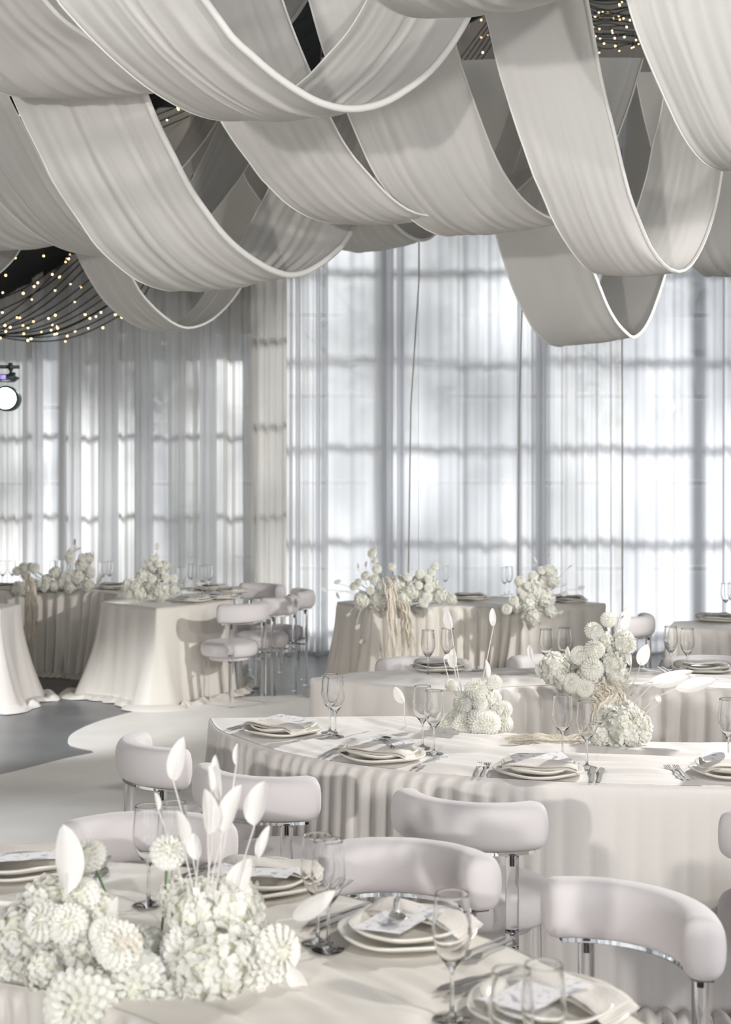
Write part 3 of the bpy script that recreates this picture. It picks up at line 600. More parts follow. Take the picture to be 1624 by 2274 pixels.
# I + J: left table, one curved end facing the camera
table('J', 'left far table with a smooth flared end facing the camera and chairs on its right',
      [(-2.12,11.42),(-2.08,11.75),(-2.12,12.1),(-2.35,12.42),(-2.8,12.58),(-3.3,12.5),(-3.9,12.3)],
      [(-1.60,10.90),(-1.38,11.12),(-1.18,11.42),(-1.10,11.8),(-1.18,12.25),(-1.5,12.75),(-2.1,13.15),(-2.9,13.3),(-3.6,13.2),(-4.3,12.9)], m='cloth_g',
      seed=8, pleat_in=.055, pleat_out=.009, pleat_end=.008, flare=.07, corner=.13, folds=12, cross=2, nu=340, nv=44, fold_h=.008, wl_in=.16, wl_out=.3)
table('K', 'cropped table end at the left edge, its pale cloth flaring to the floor',
      [(-2.73,11.22),(-3.1,11.35),(-3.6,11.6)], [(-2.78,10.80),(-3.1,10.62),(-3.6,10.5)], seed=9, pleat_in=.01, pleat_out=.012, pleat_end=.01, flare=.08, corner=.12, folds=4, cross=1, nu=180, nv=36, fold_h=.005, wl_out=.25)
table('M', 'cropped table at the right edge beyond the curved one, plate stack on its corner',
      [(2.02,9.52),(2.5,9.44),(3.0,9.45),(3.6,9.5)], [(2.16,9.93),(2.6,10.05),(3.1,10.1),(3.7,10.1)], m='cloth_g', seed=10, pleat_in=.008, pleat_out=.01, pleat_end=.006, flare=.05, corner=.12, folds=4, cross=1, nu=200, nv=36, fold_h=.006)

# ------------------------------------------------------------------ chairs
def superell(n, a, b, e=2.6):
    out = []
    for k in range(n):
        q = 2*PI*k/n; c, s_ = math.cos(q), math.sin(q); out.append((a*abs(c)**(2/e)*(1 if c >= 0 else -1), b*abs(s_)**(2/e)*(1 if s_ >= 0 else -1)))
    return out
R_ = .262; PH = 58
def chair_meshes():
    b = MB(); r = .218; pr = [(.001,.372),(r-.03,.372),(r-.012,.376),(r,.392),(r+.006,.42),(r+.003,.45),(r-.006,.466),(r-.028,.479),(r-.08,.486),(.001,.490)]
    b.lathe(pr, 48)
    for i, p in enumerate(b.v):   # piping puckers
        a = math.atan2(p[1], p[0]); rr = math.hypot(p[0], p[1])
        if rr > r-.02: k = 1+.006*math.sin(a*37)*math.sin(a*5+1); b.v[i] = (p[0]*k, p[1]*k, p[2])
    seat = b.mesh('seat')
    b = MB(); b.lathe([(.001,.338),(.15,.338),(.155,.345),(.155,.372),(.001,.372)], 36); base = b.mesh('seat_base')
    # back roll: rounded section swept along an arc, seat centre at the origin, chair faces +y
    sec = superell(28, .052, .073, 2.7); n = 34; V = np.zeros((n, 28, 3)); rg = np.random.default_rng(2)
    for i in range(n):
        a = math.radians(-90-PH+2*PH*i/(n-1)); e = 1.0+.02*math.sin(i*1.9)*0
        if i in (0, n-1): e = .93
        for k, (x, z) in enumerate(sec):
            wr_ = 1+.004*math.sin(k*3+i*.9)
            rad = R_+x*e*wr_; V[i, k] = (rad*math.cos(a), rad*math.sin(a), .715+z*e*wr_)
    b = MB(); f = []
    for i in range(n-1):
        for k in range(28): f.append((i*28+k, (i+1)*28+k, (i+1)*28+(k+1)%28, i*28+(k+1)%28))
    b.add(V.reshape(-1, 3), f)
    for i, o_ in ((0, -1), (n-1, 1)):   # slightly domed end caps
        a = math.radians(-90-PH+2*PH*i/(n-1)); tdir = np.array([-math.sin(a), math.cos(a), 0])*o_
        c = np.array([R_*math.cos(a), R_*math.sin(a), .715]); ring0 = [i*28+k for k in range(28)]
        prev = ring0
        for s_, hgt in ((.8,.009),(.45,.014)):
            k0 = len(b.v)
            for k in range(28): b.v.append(tuple(c+(V[i, k]-c)*s_+tdir*hgt))
            rr = list(range(k0, k0+28))
            for k in range(28):
                q = (prev[k], prev[(k+1)%28], rr[(k+1)%28], rr[k]); b.f.append(q if o_ < 0 else q[::-1])
            prev = rr
        b.v.append(tuple(c+tdir*.015)); k0 = len(b.v)-1
        for k in range(28):
            q = (prev[k], prev[(k+1)%28], k0); b.f.append(q if o_ < 0 else q[::-1])
    back = b.mesh('backrest')
    # clear curved rail under the roll
    b = MB(); q = []
    for i in range(25):
        a = math.radians(-90-52+104*i/24); q.append([((R_+x)*math.cos(a), (R_+x)*math.sin(a), z) for x, z in ((-.026,.634),(.026,.634),(.026,.650),(-.026,.650))])
    f = []
    for i in range(24):
        for k in range(4): f.append((i*4+k, (i+1)*4+k, (i+1)*4+(k+1)%4, i*4+(k+1)%4))
    f += [(0,1,2,3), (96+3,96+2,96+1,96)]
    b.add(np.array(q).reshape(-1, 3), f); rail = outward(b.mesh('back_rail', False))
    legs = []; bolts = []
    for s_ in (-1, 1):
        x, y = s_*.165, -.2035
        b = MB(); b.lathe([(.001,0),(.018,0),(.0205,.001),(.021,.004),(.021,.010),(.021,.30),(.021,.622),(.021,.629),(.019,.632),(.001,.632)], 24, (x, y-.012, 0)); legs.append(outward(b.mesh('leg')))
        b = MB(); b.lathe([(.001,.60),(.006,.60),(.006,.628),(.011,.630),(.011,.636),(.001,.637)], 10, (x, y-.012, 0))
        b.tube([(x*.8, y+.06, .395), (x, y-.012, .395)], .007, 8); b.tube([(x*.8, y+.06, .345), (x, y-.012, .345)], .007, 8)
        bolts.append(b.mesh('bolt'))
        b = MB(); b.lathe([(.001,0),(.018,0),(.0195,.001),(.020,.004),(.020,.010),(.020,.328),(.020,.336),(.001,.337)], 24, (s_*.125, .125, 0)); legs.append(outward(b.mesh('leg')))
    return seat, base, back, rail, legs, bolts
CH = chair_meshes(); RAND = random.Random(3)
def chair(x, y, fx, fy, label, group):
    a = math.atan2(fy, fx)-PI/2; t = empty('dining_chair', label, 'chair', (x, y, 0), a, group)
    ob('seat', CH[0], M['velvet'], t); ob('seat_base', CH[1], M['velvet'], t); ob('backrest', CH[2], M['velvet'], t); ob('back_rail', CH[3], M['acrylic'], t)
    for l in CH[4]: ob('leg', l, M['acrylic'], t)
    for l in CH[5]: ob('bolt', l, M['chrome'], t)
g = 'white velvet chairs with clear acrylic legs'
chair(-.64, 5.44, .86, .50, 'chair standing apart at the left end of the middle table, seen from the side', g)
chair(-.29, 4.96, .52, .86, 'chair at the middle table second from its left end, behind the tall bleached leaves', g)
chair(.39, 4.59, .43, .90, 'chair at the centre of the near side of the middle table, round seat showing', g)
chair(1.32, 4.40, .03, 1, 'chair cut off by the right edge, its seat lit and its back barely in view', g)
chair(.51, 3.28, -.72, -.69, 'nearest chair at lower right, its puckered round cushion end facing the camera', g)
chair(.06, 3.66, -.28, -.96, 'chair beyond the foreground table, behind the two tall wine glasses', g)
chair(-.63, 3.97, 0.02, -1, 'chair beyond the foreground table at left, behind the flowers', g)
chair(.30, 7.50+.02, -.08, -1, 'chair behind the flat end of the curved table, only its white back showing', g)
chair(1.03, 7.62, -.02, -1, 'chair behind the curved table left of the tall flowers, mostly hidden', g)
chair(1.86, 7.56, .05, -1, 'chair behind the curved table at the right edge, back showing behind a plate', g)
chair(1.74, 10.1, -.80, .60, 'chair between the far middle table and the right one, cushion end towards the camera', g)
chair(-1.06, 11.06, -.72, .69, 'nearest of the chairs on the right of the left far table', g)
chair(-.85, 11.60, -.88, .47, 'second chair on the right of the left far table, turned sideways', g)
chair(-.74, 12.10, -.97, -.1, 'third chair on the right of the left far table, behind the sideways one', g)
chair(-1.02, 12.62, -.55, -.83, 'chair at the far side of the left far table, its back against the curtains', g)

# ------------------------------------------------------------------ tableware
def glass_mesh():
    prof = [(.001,.0),(.033,.0),(.0345,.0003),(.0355,.0018),(.034,.003),(.012,.0075),(.0045,.014),(.0036,.035),(.0036,.075),(.0042,.088),(.0060,.0935),(.013,.103),(.026,.121),(.0345,.143),(.0372,.160),(.0365,.180),(.0335,.210),(.0318,.2315),(.0315,.2340),(.0309,.2350),
            (.0303,.2340),(.0306,.2315),(.0323,.210),(.0353,.180),(.0360,.160),(.0333,.144),(.0248,.1225),(.0118,.1055),(.001,.1015)]
    b = MB(); b.lathe(prof, 40); return outward(b.mesh('wine_glass'))
GM = glass_mesh()
def glass(px, py, label, s_=1.0, z=.752, group='clear wine glasses'):
    p = T(px, py, .75); o = ob('wine_glass', GM, M['glass'], None, (p[0], p[1], z+.001), (0,0,RAND.uniform(0,6)), s_); return tag(o, label, 'glass', group)
def plate_mesh(r, h, seed, irr=.012, thick=.006):
    rg = np.random.default_rng(seed); b = MB(); n = 56
    prof = [(.001,.0),(r*.55,.0),(r*.62,.001),(r*.9,h*.55),(r,h),(r+.001,h+thick*.5),(r-.002,h+thick),(r*.88,h*.55+thick),(r*.62,thick),(.001,thick)]
    b.lathe(prof, n); ph = rg.uniform(0, 6, 3)
    for i, p in enumerate(b.v):
        a = math.atan2(p[1], p[0]); rr = math.hypot(p[0], p[1])/r; k = 1+irr*rr*(math.sin(3*a+ph[0])+.6*math.sin(5*a+ph[1])+.4*math.sin(9*a+ph[2])); b.v[i] = (p[0]*k, p[1]*k, p[2]+.003*rr**3*math.sin(4*a+ph[2]))
    return b.mesh('plate')
PC = plate_mesh(.158, .018, 1, .010); PD = plate_mesh(.132, .020, 2, .022)
def napkin_mesh():
    # folded linen, draped over the left of the plate: two rounded layers
    b = MB(); n = 26; m_ = 12
    for k, (dx, dz, w_, l_) in enumerate(((0,0,.105,.27),(.006,.010,.098,.255))):
        top = np.zeros((n, m_, 3)); bot = np.zeros((n, m_, 3))
        for i in range(n):
            for j in range(m_):
                u = i/(n-1)*2-1; v = j/(m_-1)*2-1
                z = .012*math.cos(u*PI*.5)*0+.010*(1-abs(u)**5)+.004*math.sin(3*u+v*2)-.020*max(0, abs(u)-.80)
                e = .0048*math.sqrt(max(0, 1-v**6)); x = dx+u*l_/2; y = v*w_/2*(1+.03*math.sin(5*u))
                top[i, j] = (x, y, z+e+dz); bot[i, j] = (x, y, z-e+dz)
        b.grid(top); b.grid(bot[:, ::-1])
        for side in (0, m_-1): b.grid(np.stack([bot[:, side], top[:, side]], 1) if side == 0 else np.stack([top[:, side], bot[:, side]], 1))
        for side in (0, n-1): b.grid(np.stack([top[side], bot[side]], 1) if side == 0 else np.stack([bot[side], top[side]], 1))
    return b.mesh('napkin')
NK = napkin_mesh()
def card_mesh():
    b = MB(); V = np.zeros((10, 6, 3))
    for i in range(10):
        for j in range(6): V[i, j] = (-.10+.20*i/9, -.06+.12*j/5, .0012*math.sin(i*.7)+.004*(i/9-.5)**2)
    b.grid(V); W = V.copy(); W[..., 2] -= .0012; b.grid(W[:, ::-1]); b.grid(np.stack([W[:, 0], V[:, 0]], 1)); b.grid(np.stack([V[:, -1], W[:, -1]], 1)); b.grid(np.stack([V[0], W[0]], 1)); b.grid(np.stack([W[-1], V[-1]], 1)); return b.mesh('menu_card')
CD = card_mesh()
def slab(path, widths, th, z=0):
    """flat tapered bar: path of (x,y,z), half widths"""
    b = MB(); n = len(path); v = []
    for (x, y, zz), w_ in zip(path, widths): v += [(x, y-w_, zz), (x, y+w_, zz), (x, y+w_, zz+th), (x, y-w_, zz+th)]
    f = []
    for i in range(n-1):
        for k in range(4): f.append((i*4+k, (i+1)*4+k, (i+1)*4+(k+1)%4, i*4+(k+1)%4))
    f += [(0,1,2,3), (n*4-1, n*4-2, n*4-3, n*4-4)]
    return b.add(v, [tuple(reversed(q)) for q in f])
fk = slab([(-.10,0,.001),(-.06,0,.002),(0,0,.006),(.03,0,.007),(.042,0,.005),(.055,0,.003)], [.0055,.0048,.003,.003,.009,.0115], .0022)
for k in range(4):
    y = -.0092+k*.0061; t_ = slab([(.054,y,.003),(.075,y,.003),(.10,y,.008)], [.0021,.0018,.0011], .0018); fk.add(t_.v, t_.f)
FK = fk.mesh('fork', False); KN = slab([(-.115,0,.001),(-.10,0,.001),(-.02,0,.002),(0,0,.003),(.02,0,.003),(.09,.001,.002),(.115,.004,.001)], [.004,.0065,.0055,.0045,.0095,.0095,.002], .0028).mesh('knife', False)
SP = MB(); _s = slab([(-.10,0,.001),(-.05,0,.002),(.02,0,.005),(.04,0,.005)], [.0055,.0045,.0028,.0035], .0022); SP.add(_s.v, _s.f)
_g = MB(); _g.lathe([(.001,0),(.012,.0012),(.019,.005),(.0205,.007),(.019,.0065),(.012,.003),(.001,.0018)], 20); SP.add([(x*1.45+.065, y, z+.001) for x, y, z in _g.v], _g.f); SPM = SP.mesh('spoon')
def setting(px, py, ang, where, full=True, forks=True, knife=True, card=True, lift=.003, spoon=False, tb='', capang=0):
    """charger + plate + napkin + card, cutlery at both sides. ang: direction (deg) the guest faces"""
    x, y, _ = T(px, py, .75+.012); a = math.radians(ang)-PI/2; z = .75+lift; R3 = Matrix.Rotation(a, 3, 'Z')
    def put(n_, me, m_, dx, dy, dz, ra, lab, cat, grp):
        v = R3 @ Vector((dx, dy, 0)); o = ob(n_, me, M[m_], None, (x+v.x, y+v.y, z+dz), (0, 0, a+ra)); return tag(o, lab, cat, grp)
    put('charger_plate', PC, 'plate', 0, 0, 0, RAND.uniform(0,6), 'wide stoneware charger under the setting '+where, 'plate', 'stoneware charger plates')
    put('dinner_plate', PD, 'plate', 0, 0, .0115, RAND.uniform(0,6), 'uneven-rimmed dinner plate on the charger '+where, 'plate', 'uneven dinner plates')
    put('napkin', NK, 'napkin', 0, -.05, .026, .04, 'folded beige linen napkin '+where, 'napkin', 'folded napkins')
    if card:
        o = put('menu_card', CD, 'card', .0, .035, .049, .12+capang, 'white menu card with grey flower '+where, 'card', 'printed menu cards'); o.rotation_euler.x = .06
    if forks:
        for k in (0, 1): put('fork', FK, 'silver', -.185-.026*k, -.01, .004, PI/2+.06*k, ('inner' if k == 0 else 'outer')+' fork left of the plate '+where, 'fork', 'forks')
    if knife:
        put('knife', KN, 'silver', .185, -.01, .004, PI/2, 'table knife right of the plate '+where, 'knife', 'table knives')
        put('fish_knife', KN, 'silver', .212, -.01, .004, PI/2-.04, 'outer knife right of the plate '+where, 'knife', 'table knives')
    if spoon: put('spoon', SPM, 'silver', .02, .01, .055, 2.2, 'spoon resting on the card '+where, 'spoon', None)
setting(628, 1622, 48, 'farthest left on the middle table')
setting(850, 1678, 62, 'second from the left on the middle table', spoon=True)
setting(1197, 1712, 80, 'before the low garland on the middle table', capang=.2)
setting(1632, 1712, 92, 'cropped at the right edge, middle table', capang=-.3)
setting(975, 1484, -95, 'at the flat end of the table behind', capang=.3)
setting(1562, 1487, -88, 'right of the tall flowers on the table behind')
setting(55, 1925, -88, 'at the far left of the foreground table')
setting(578, 1960, -110, 'behind the bleached leaves on the foreground table')
setting(905, 2070, -128, 'between the tall glasses on the foreground table', spoon=True, capang=PI/2)
setting(1220, 2240, -142, 'nearest the bottom edge on the foreground table', capang=PI/2)
setting(1595, 1376, -85, 'on the cropped right table', forks=False, knife=False)
setting(430, 1333, 160, 'nearest the flowers on the left far table')
setting(492, 1327, 170, 'on the right side of the left far table', forks=False)
setting(512, 1315, 190, 'at the curved corner of the left far table', forks=False, knife=False)
setting(468, 1307, 230, 'at the far side of the left far table', forks=False, knife=False)
setting(20, 1306, -80, 'at the left edge of the left far table', forks=False, knife=False)
setting(255, 1305, -90, 'behind the two clusters on the left far table', forks=False, knife=False)
setting(1045, 1329, -90, 'between the clusters on the far middle table', forks=False, knife=False)
setting(1262, 1334, -100, 'right of the flowers on the far middle table', forks=False, knife=False)
# glasses: foot position in the frame, label
for px, py, lb in [(733,1629,'rear wine glass of the pair right of the leftmost setting, middle table'),(745,1638,'front wine glass of the pair right of the leftmost setting, middle table'),
    (939,1663,'rear wine glass of the pair left of the low flowers, middle table'),(964,1676,'front wine glass of the pair left of the low flowers, middle table'),
    (1250,1688,'wine glass before the peach strands, left one of the pair'),(1304,1707,'wine glass before the hydrangeas, right one of the pair'),
    (1618,1700,'wine glass cut by the right edge on the middle table'),
    (951,1503,'left wine glass of the pair at the flat end of the table behind'),(995,1498,'right wine glass of the pair at the flat end of the table behind'),
    (1213,1500,'wine glass left behind the tall flowers, left of the pair'),(1254,1496,'wine glass left behind the tall flowers, right of the pair'),
    (1490,1492,'left wine glass of the pair right of the tall flowers'),(1527,1498,'right wine glass of the pair right of the tall flowers'),
    (330,2012,'tall wine glass left of the ranunculus on the foreground table'),(384,2004,'wine glass hidden behind the ranunculus, foreground table'),
    (706,2098,'rear of the two tall glasses in the centre of the foreground table'),(729,2112,'front of the two tall glasses in the centre of the foreground table'),
    (1004,2266,'large blurred wine glass in front of the plate, lower centre'),
    (1612,1369,'wine glass on the cropped right table'),(1628,1366,'second wine glass on the cropped right table, at the very edge'),
    (989,1318,'wine glass right of the left cluster on the far middle table'),(1121,1323,'left wine glass beside the right cluster, far middle table'),(1131,1320,'right wine glass beside the right cluster, far middle table'),
    (6,1304,'left wine glass at the left edge, left far table'),(27,1303,'second wine glass from the left edge, left far table'),(118,1303,'wine glass behind the tall cluster, left far table'),
    (138,1301,'second wine glass behind the tall cluster, left far table'),(228,1307,'left wine glass right of the tall cluster, left far table'),(243,1305,'right wine glass right of the tall cluster, left far table'),
    (403,1323,'nearest wine glass beside the second cluster, left far table'),(424,1313,'second wine glass beside the second cluster, left far table'),(449,1319,'third wine glass beside the second cluster, left far table'),(464,1315,'fourth wine glass beside the second cluster, left far table')]:
    glass(px, py, lb, 1.0 if py < 1900 else 1.02, z=.752)
glass(1136, 2480, 'blurred wine glass at the bottom edge, left one', 1.0); glass(1208, 2462, 'blurred wine glass at the bottom edge, right one', 1.0)

# ------------------------------------------------------------------ flowers
def floret_template(L_, W_, cup):
    sh = [.12, .8, 1.0, .45]; v = []
    for i in range(4):
        x = L_*i/3
        for j in (-1, 0, 1): v.append((x, j*W_*.5*sh[i], cup*(x/L_)**2*L_+.12*L_*abs(j)*sh[i]-.1*L_*(i == 3)))
    f = [(i*3+j, (i+1)*3+j, (i+1)*3+j+1, i*3+j+1) for i in range(3) for j in range(2)]
    return np.array(v), f
def fib(n):
    i = np.arange(n)+.5; z = 1-2*i/n; a = PI*(1+5**.5)*i; r = np.sqrt(1-z*z); return np.stack([r*np.cos(a), r*np.sin(a), z], 1)
def petals(b, p, n, rot, tpl, fs, scale):
    t = np.cross(n, [0.2,.3,.9]); t /= np.linalg.norm(t)+1e-9; s_ = np.cross(n, t)
    x = t*math.cos(rot)+s_*math.sin(rot); y = np.cross(n, x)
    b.add(p+scale*(tpl[:, 0:1]*x+tpl[:, 1:2]*y+tpl[:, 2:3]*n), fs)
def hydrangea(seed, n=150):
    rg = np.random.default_rng(seed); b = MB(); tpl, fs = floret_template(.135, .145, .3)
    for d_ in fib(n):
        d_ = d_+rg.normal(size=3)*.10; d_ /= np.linalg.norm(d_); q = d_*(rg.uniform(.82, 1.0)+.05*math.sin(5*d_[0]+seed)+.05*math.sin(6*d_[2]))
        nn = d_+rg.normal(size=3)*.38; nn /= np.linalg.norm(nn); r0 = rg.uniform(0, 2*PI); s_ = rg.uniform(.85, 1.2)
        for k in range(4): petals(b, q, nn, r0+k*PI/2, tpl, fs, s_)
    return b.mesh('hydrangea')
def dahlia(seed, n=120, point=.4, open_=False):
    """ball dahlia: cupped petals in spirals round the +z pole"""
    rg = np.random.default_rng(seed); b = MB(); sh = [.5, 1.0, 1.0, point]
    for i in range(n):
        f_ = (i+.5)/n; th = math.acos(1-1.75*f_); a = i*2.39996; s_ = .13+.17*min(1, f_*2.2)
        d_ = np.array([math.sin(th)*math.cos(a), math.sin(th)*math.sin(a), math.cos(th)])
        t = np.array([math.cos(th)*math.cos(a), math.cos(th)*math.sin(a), -math.sin(th)]); y = np.cross(d_, t)
        out_ = d_*.75+t*.66*(.4+f_*.6); out_ /= np.linalg.norm(out_); nn = np.cross(out_, y)*-1
        if np.dot(nn, d_) < 0: nn = -nn
        p0 = d_*.70; v = []
        for r in range(4):
            x = r/3*(s_*1.9+.08)
            for j in (-1, 0, 1): v.append(p0+out_*x+y*j*s_*.72*sh[r]+nn*(.35*s_*abs(j)*(.4+.6*math.sin(r/3*PI))-.05*r/3))
        b.add(v, [(r*3+j, (r+1)*3+j, (r+1)*3+j+1, r*3+j+1) for r in range(3) for j in range(2)])
    return b.mesh('dahlia')
HY = [hydrangea(1, 290), hydrangea(2, 290), hydrangea(3, 170)]; DA = [dahlia(1, 150), dahlia(2, 140, .25), dahlia(3, 130, .8)]
CO = MB(); CO.lathe([(.001,-.8),(.5,-.62),(.78,-.2),(.78,.2),(.5,.62),(.001,.8)], 14); CORE = CO.mesh('core')
CO2 = MB(); CO2.lathe([(x*.80, z*.80) for x, z in [(.001,-.8),(.5,-.62),(.78,-.2),(.78,.2),(.5,.62),(.001,.8)]], 14); DCORE = CO2.mesh('core')
def leaf_mesh():
    b = MB(); V = np.zeros((13, 5, 3))
    for i in range(13):
        t = i/12; w_ = 1.12*math.sin(PI*t**.9)**.62*(1-.1*t) if 0 < t < 1 else 0.0
        for j in range(5): s_ = (j-2)/2; V[i, j] = (s_*w_*.5, .10*w_*abs(s_)**1.5+.06*math.sin(2.4*t), t)
    b.grid(V); return b.mesh('dried_leaf')
LF = leaf_mesh()
def arrangement(name_label, d, base, blooms, leaves=(), amar=(), greens=(), seed=1, cool=False, group='white flower arrangements', cat='flowers'):
    """blooms: (kind, px, py, radius px, depth offset); placed round the base at distance d"""
    rg = np.random.default_rng(seed); o0 = Vector(P(base[0], base[1], d)); t = empty('flower_arrangement', name_label, cat, tuple(o0), group=group)
    def W(px, py, dd=0): return Vector(P(px, py, d+dd))-o0
    stem = MB()
    for kind, px, py, r, dd in blooms:
        c = W(px, py, dd); rad = r/F*(d+dd)
        # blooms face outwards from the heart of the cluster and a little to the camera
        n_ = Vector((c.x*1.2, c.y-.06, max(.02, c.z)*.9-.02)).normalized()+Vector((rg.normal()*.25, -.9, .35+rg.normal()*.2)); n_.normalize()
        q = n_.to_track_quat('Z', 'Y').to_euler()
        if kind in 'drp': ob('core', DCORE, M['core'], t, c, q, rad)
        if kind == 'h':
            o = ob('hydrangea', HY[rg.integers(2) if r*1.0/F*d > .03 else 2], M['hydr2' if cool else 'hydr'], t, c, q, rad); ob('core', CORE, M['core'], o)
        elif kind == 'H':
            o = ob('hydrangea', HY[rg.integers(2)], M['hydr'], t, c, q, rad); ob('core', CORE, M['core'], o)
        elif kind == 'd': ob('dahlia', DA[rg.integers(2)], M['dahl'], t, c, q, rad)
        elif kind == 'r': ob('ranunculus', DA[2], M['hydr'], t, c, q, rad)
        elif kind == 'p': ob('peach_rose', DA[1], M['rose'], t, c, q, rad)
        tgt = Vector((c.x*.25, .06, max(-.02, min(c.z-.05, .02))))
        if (c-tgt).length > .08: stem.tube([c-n_*rad*.5, (c+tgt)/2+Vector((0,.02,-.01)), tgt], .0028, 5)
    if stem.v: ob('stems', stem.mesh('stems'), M['green'], t)['kind'] = 'stuff'
    for lf in leaves:
        x0, y0, x1, y1, wpx, bx, by = lf[:7]; dd = lf[7] if len(lf) > 7 else 0     # leaf from foot (x0,y0) to tip (x1,y1), stem from (bx,by)
        a = W(x0, y0, dd); b_ = W(x1, y1, dd-.01); L_ = (b_-a).length; me = LF.copy(); wd = 1.12*wpx/F*(d+dd)
        me.transform(Matrix.Diagonal((wd, L_*.9, L_, 1))); q = (b_-a).to_track_quat('Z', 'Y')
        q = q @ Matrix.Rotation(rg.uniform(-.5, .5), 3, 'Z').to_quaternion()
        # turn the blade's face to the camera side
        yv = q @ Vector((0,1,0))
        o = ob('dried_leaf', me, M['leafw'], t, a, q.to_euler())
        xa = (q @ Vector((1,0,0)));
        if abs(xa.y) > .75*xa.length: q = q @ Matrix.Rotation(PI/2, 3, 'Z').to_quaternion(); o.rotation_euler = q.to_euler()
        s0 = W(bx, by, dd*.5); sm_ = MB(); mid = (s0+a)/2+Vector((rg.uniform(-.012,.012), 0, .01)); rs = .0022 if d > 4 else .0016
        sm_.tube([s0, mid, a, a+(b_-a)*.3], [rs*1.3, rs, rs, rs*.6], 5); ob('leaf_stem', sm_.mesh('leaf_stem'), M['leafw'], t)
    for pts, wpx, ns in amar:      # bunch of tasselled strands along a path
        b = MB(); Q0 = [W(*p) for p in pts]; pathn = 26; Q = catmull([tuple(p) for p in Q0], pathn); sc_ = wpx/F*d
        for k in range(ns):
            off = rg.normal(size=3)*np.array([.38, .2, .12])*sc_; i0 = rg.integers(0, 4); i1 = int(pathn*rg.uniform(.6, 1)); ph = rg.uniform(0, 6)
            q = [Q[i]+off*(.5+.5*i/pathn)+sc_*.07*np.array([math.sin(i*.9+ph), math.cos(i*.7+ph), .6*math.sin(i*1.1+ph)]) for i in range(i0, i1)]
            if len(q) < 3: continue
            q = catmull(q, len(q)*3); rr = [(.0042+.0036*abs(math.sin(i*1.9+ph)))*min(1, 8*(i+1)/len(q), 6*(len(q)-i)/len(q)) for i in range(len(q))]
            b.tube(q, rr, 6)
        o = ob('amaranthus', b.mesh('amaranthus'), M['amar'], t)
    return t
def fill(cx, cy, rx, ry, n, r0, r1, kind, seed, dd=(0, .12)):
    rg = np.random.default_rng(seed); out = []
    for _ in range(n):
        a = rg.uniform(0, 2*PI); q = math.sqrt(rg.uniform(0, 1)); out.append((kind, cx+rx*q*math.cos(a), cy+ry*q*math.sin(a), rg.uniform(r0, r1), rg.uniform(*dd)))
    return out
# low arrangement, left part of the middle table
arrangement('low white dahlia cluster lying at the left of the middle table', 5.75, (1070,1622),
    [('h',1068,1580,30,.02),('h',1100,1588,27,.02),('h',1046,1578,26,.02),('h',1082,1552,22,.03),('d',1058,1530,22,0),('r',1028,1561,19,0),('d',991,1606,19,0),('d',1028,1610,22,-.02),('d',1062,1602,23,-.04),('d',1086,1606,23,-.05),('d',1118,1608,21,0),
     ('r',1100,1514,14,0),('r',1002,1520,12,.02),('r',1122,1574,15,.02),('r',1066,1560,15,-.02),('d',1010,1592,14,0)],
    [(1003,1398,994,1356,22,1030,1560,.05),(1010,1485,1008,1440,24,1030,1570,.05),(1096,1392,1094,1350,13,1060,1560,.08),(1083,1512,1078,1465,12,1075,1560,.03),(898,1562,878,1525,20,905,1622,.0),(985,1462,1008,1450,9,1020,1560,.05)], seed=21)
# hydrangeas and garland, centre of the middle table
arrangement('creamy hydrangeas with a peach amaranthus garland lying on the middle table', 5.42, (1370,1660),
    [('H',1374,1617,47,0),('H',1421,1610,30,.02),('H',1337,1632,29,-.02),('H',1395,1584,28,.04),('H',1352,1592,28,.05),('H',1405,1636,24,-.03),('H',1430,1632,18,-.02)],
    [(1448,1520,1530,1502,24,1400,1570,.1),(1500,1530,1590,1508,26,1430,1575,.1),(1468,1560,1458,1543,10,1420,1600,.05)],
    [([(1300,1636,.0),(1250,1644,.0),(1180,1642,.02),(1108,1645,.03)], 40, 44), ([(1345,1610,.0),(1310,1636,-.02),(1270,1646,-.04)], 30, 12), ([(1368,1540,.12),(1340,1575,.06),(1325,1610,.0),(1300,1640,-.01)], 26, 12)], seed=22)
# tall arrangement on the table behind
arrangement('tall white dahlia and hydrangea cluster on the edge of the table behind', 6.86, (1310,1530),
    [('h',1231,1485,36,0),('h',1262,1478,28,.06),('h',1307,1500,34,-.02),('h',1340,1428,26,.04),('h',1386,1428,28,.03),('h',1360,1474,32,.0),('h',1330,1470,30,.05),('h',1372,1505,28,-.02),('h',1290,1470,24,.06),
     ('d',1352,1375,15,.0),('d',1319,1399,17,-.02),('d',1321,1441,19,-.05),('d',1288,1455,18,-.03),('d',1317,1484,21,-.08),('d',1270,1516,18,-.06),('d',1299,1528,17,-.08),('h',1245,1508,22,-.03)],
    [(1383,1400,1400,1362,18,1370,1440,.0),(1325,1425,1328,1390,20,1330,1450,-.05),(1422,1478,1440,1430,24,1400,1530,.02),(1402,1480,1392,1418,14,1385,1530,.0),(1182,1465,1176,1432,11,1215,1520,.0),(1440,1515,1540,1490,20,1400,1545,-.05),
     (1205,1505,1190,1478,12,1225,1520,.0),(1268,1470,1262,1435,14,1270,1500,0),(1376,1370,1396,1345,6,1360,1440,.05)],
    [([(1330,1520,-.04),(1345,1545,-.08),(1360,1575,-.10),(1350,1600,-.1)], 50, 60), ([(1350,1515,-.06),(1372,1545,-.10),(1368,1585,-.12)], 30, 18)], seed=23)
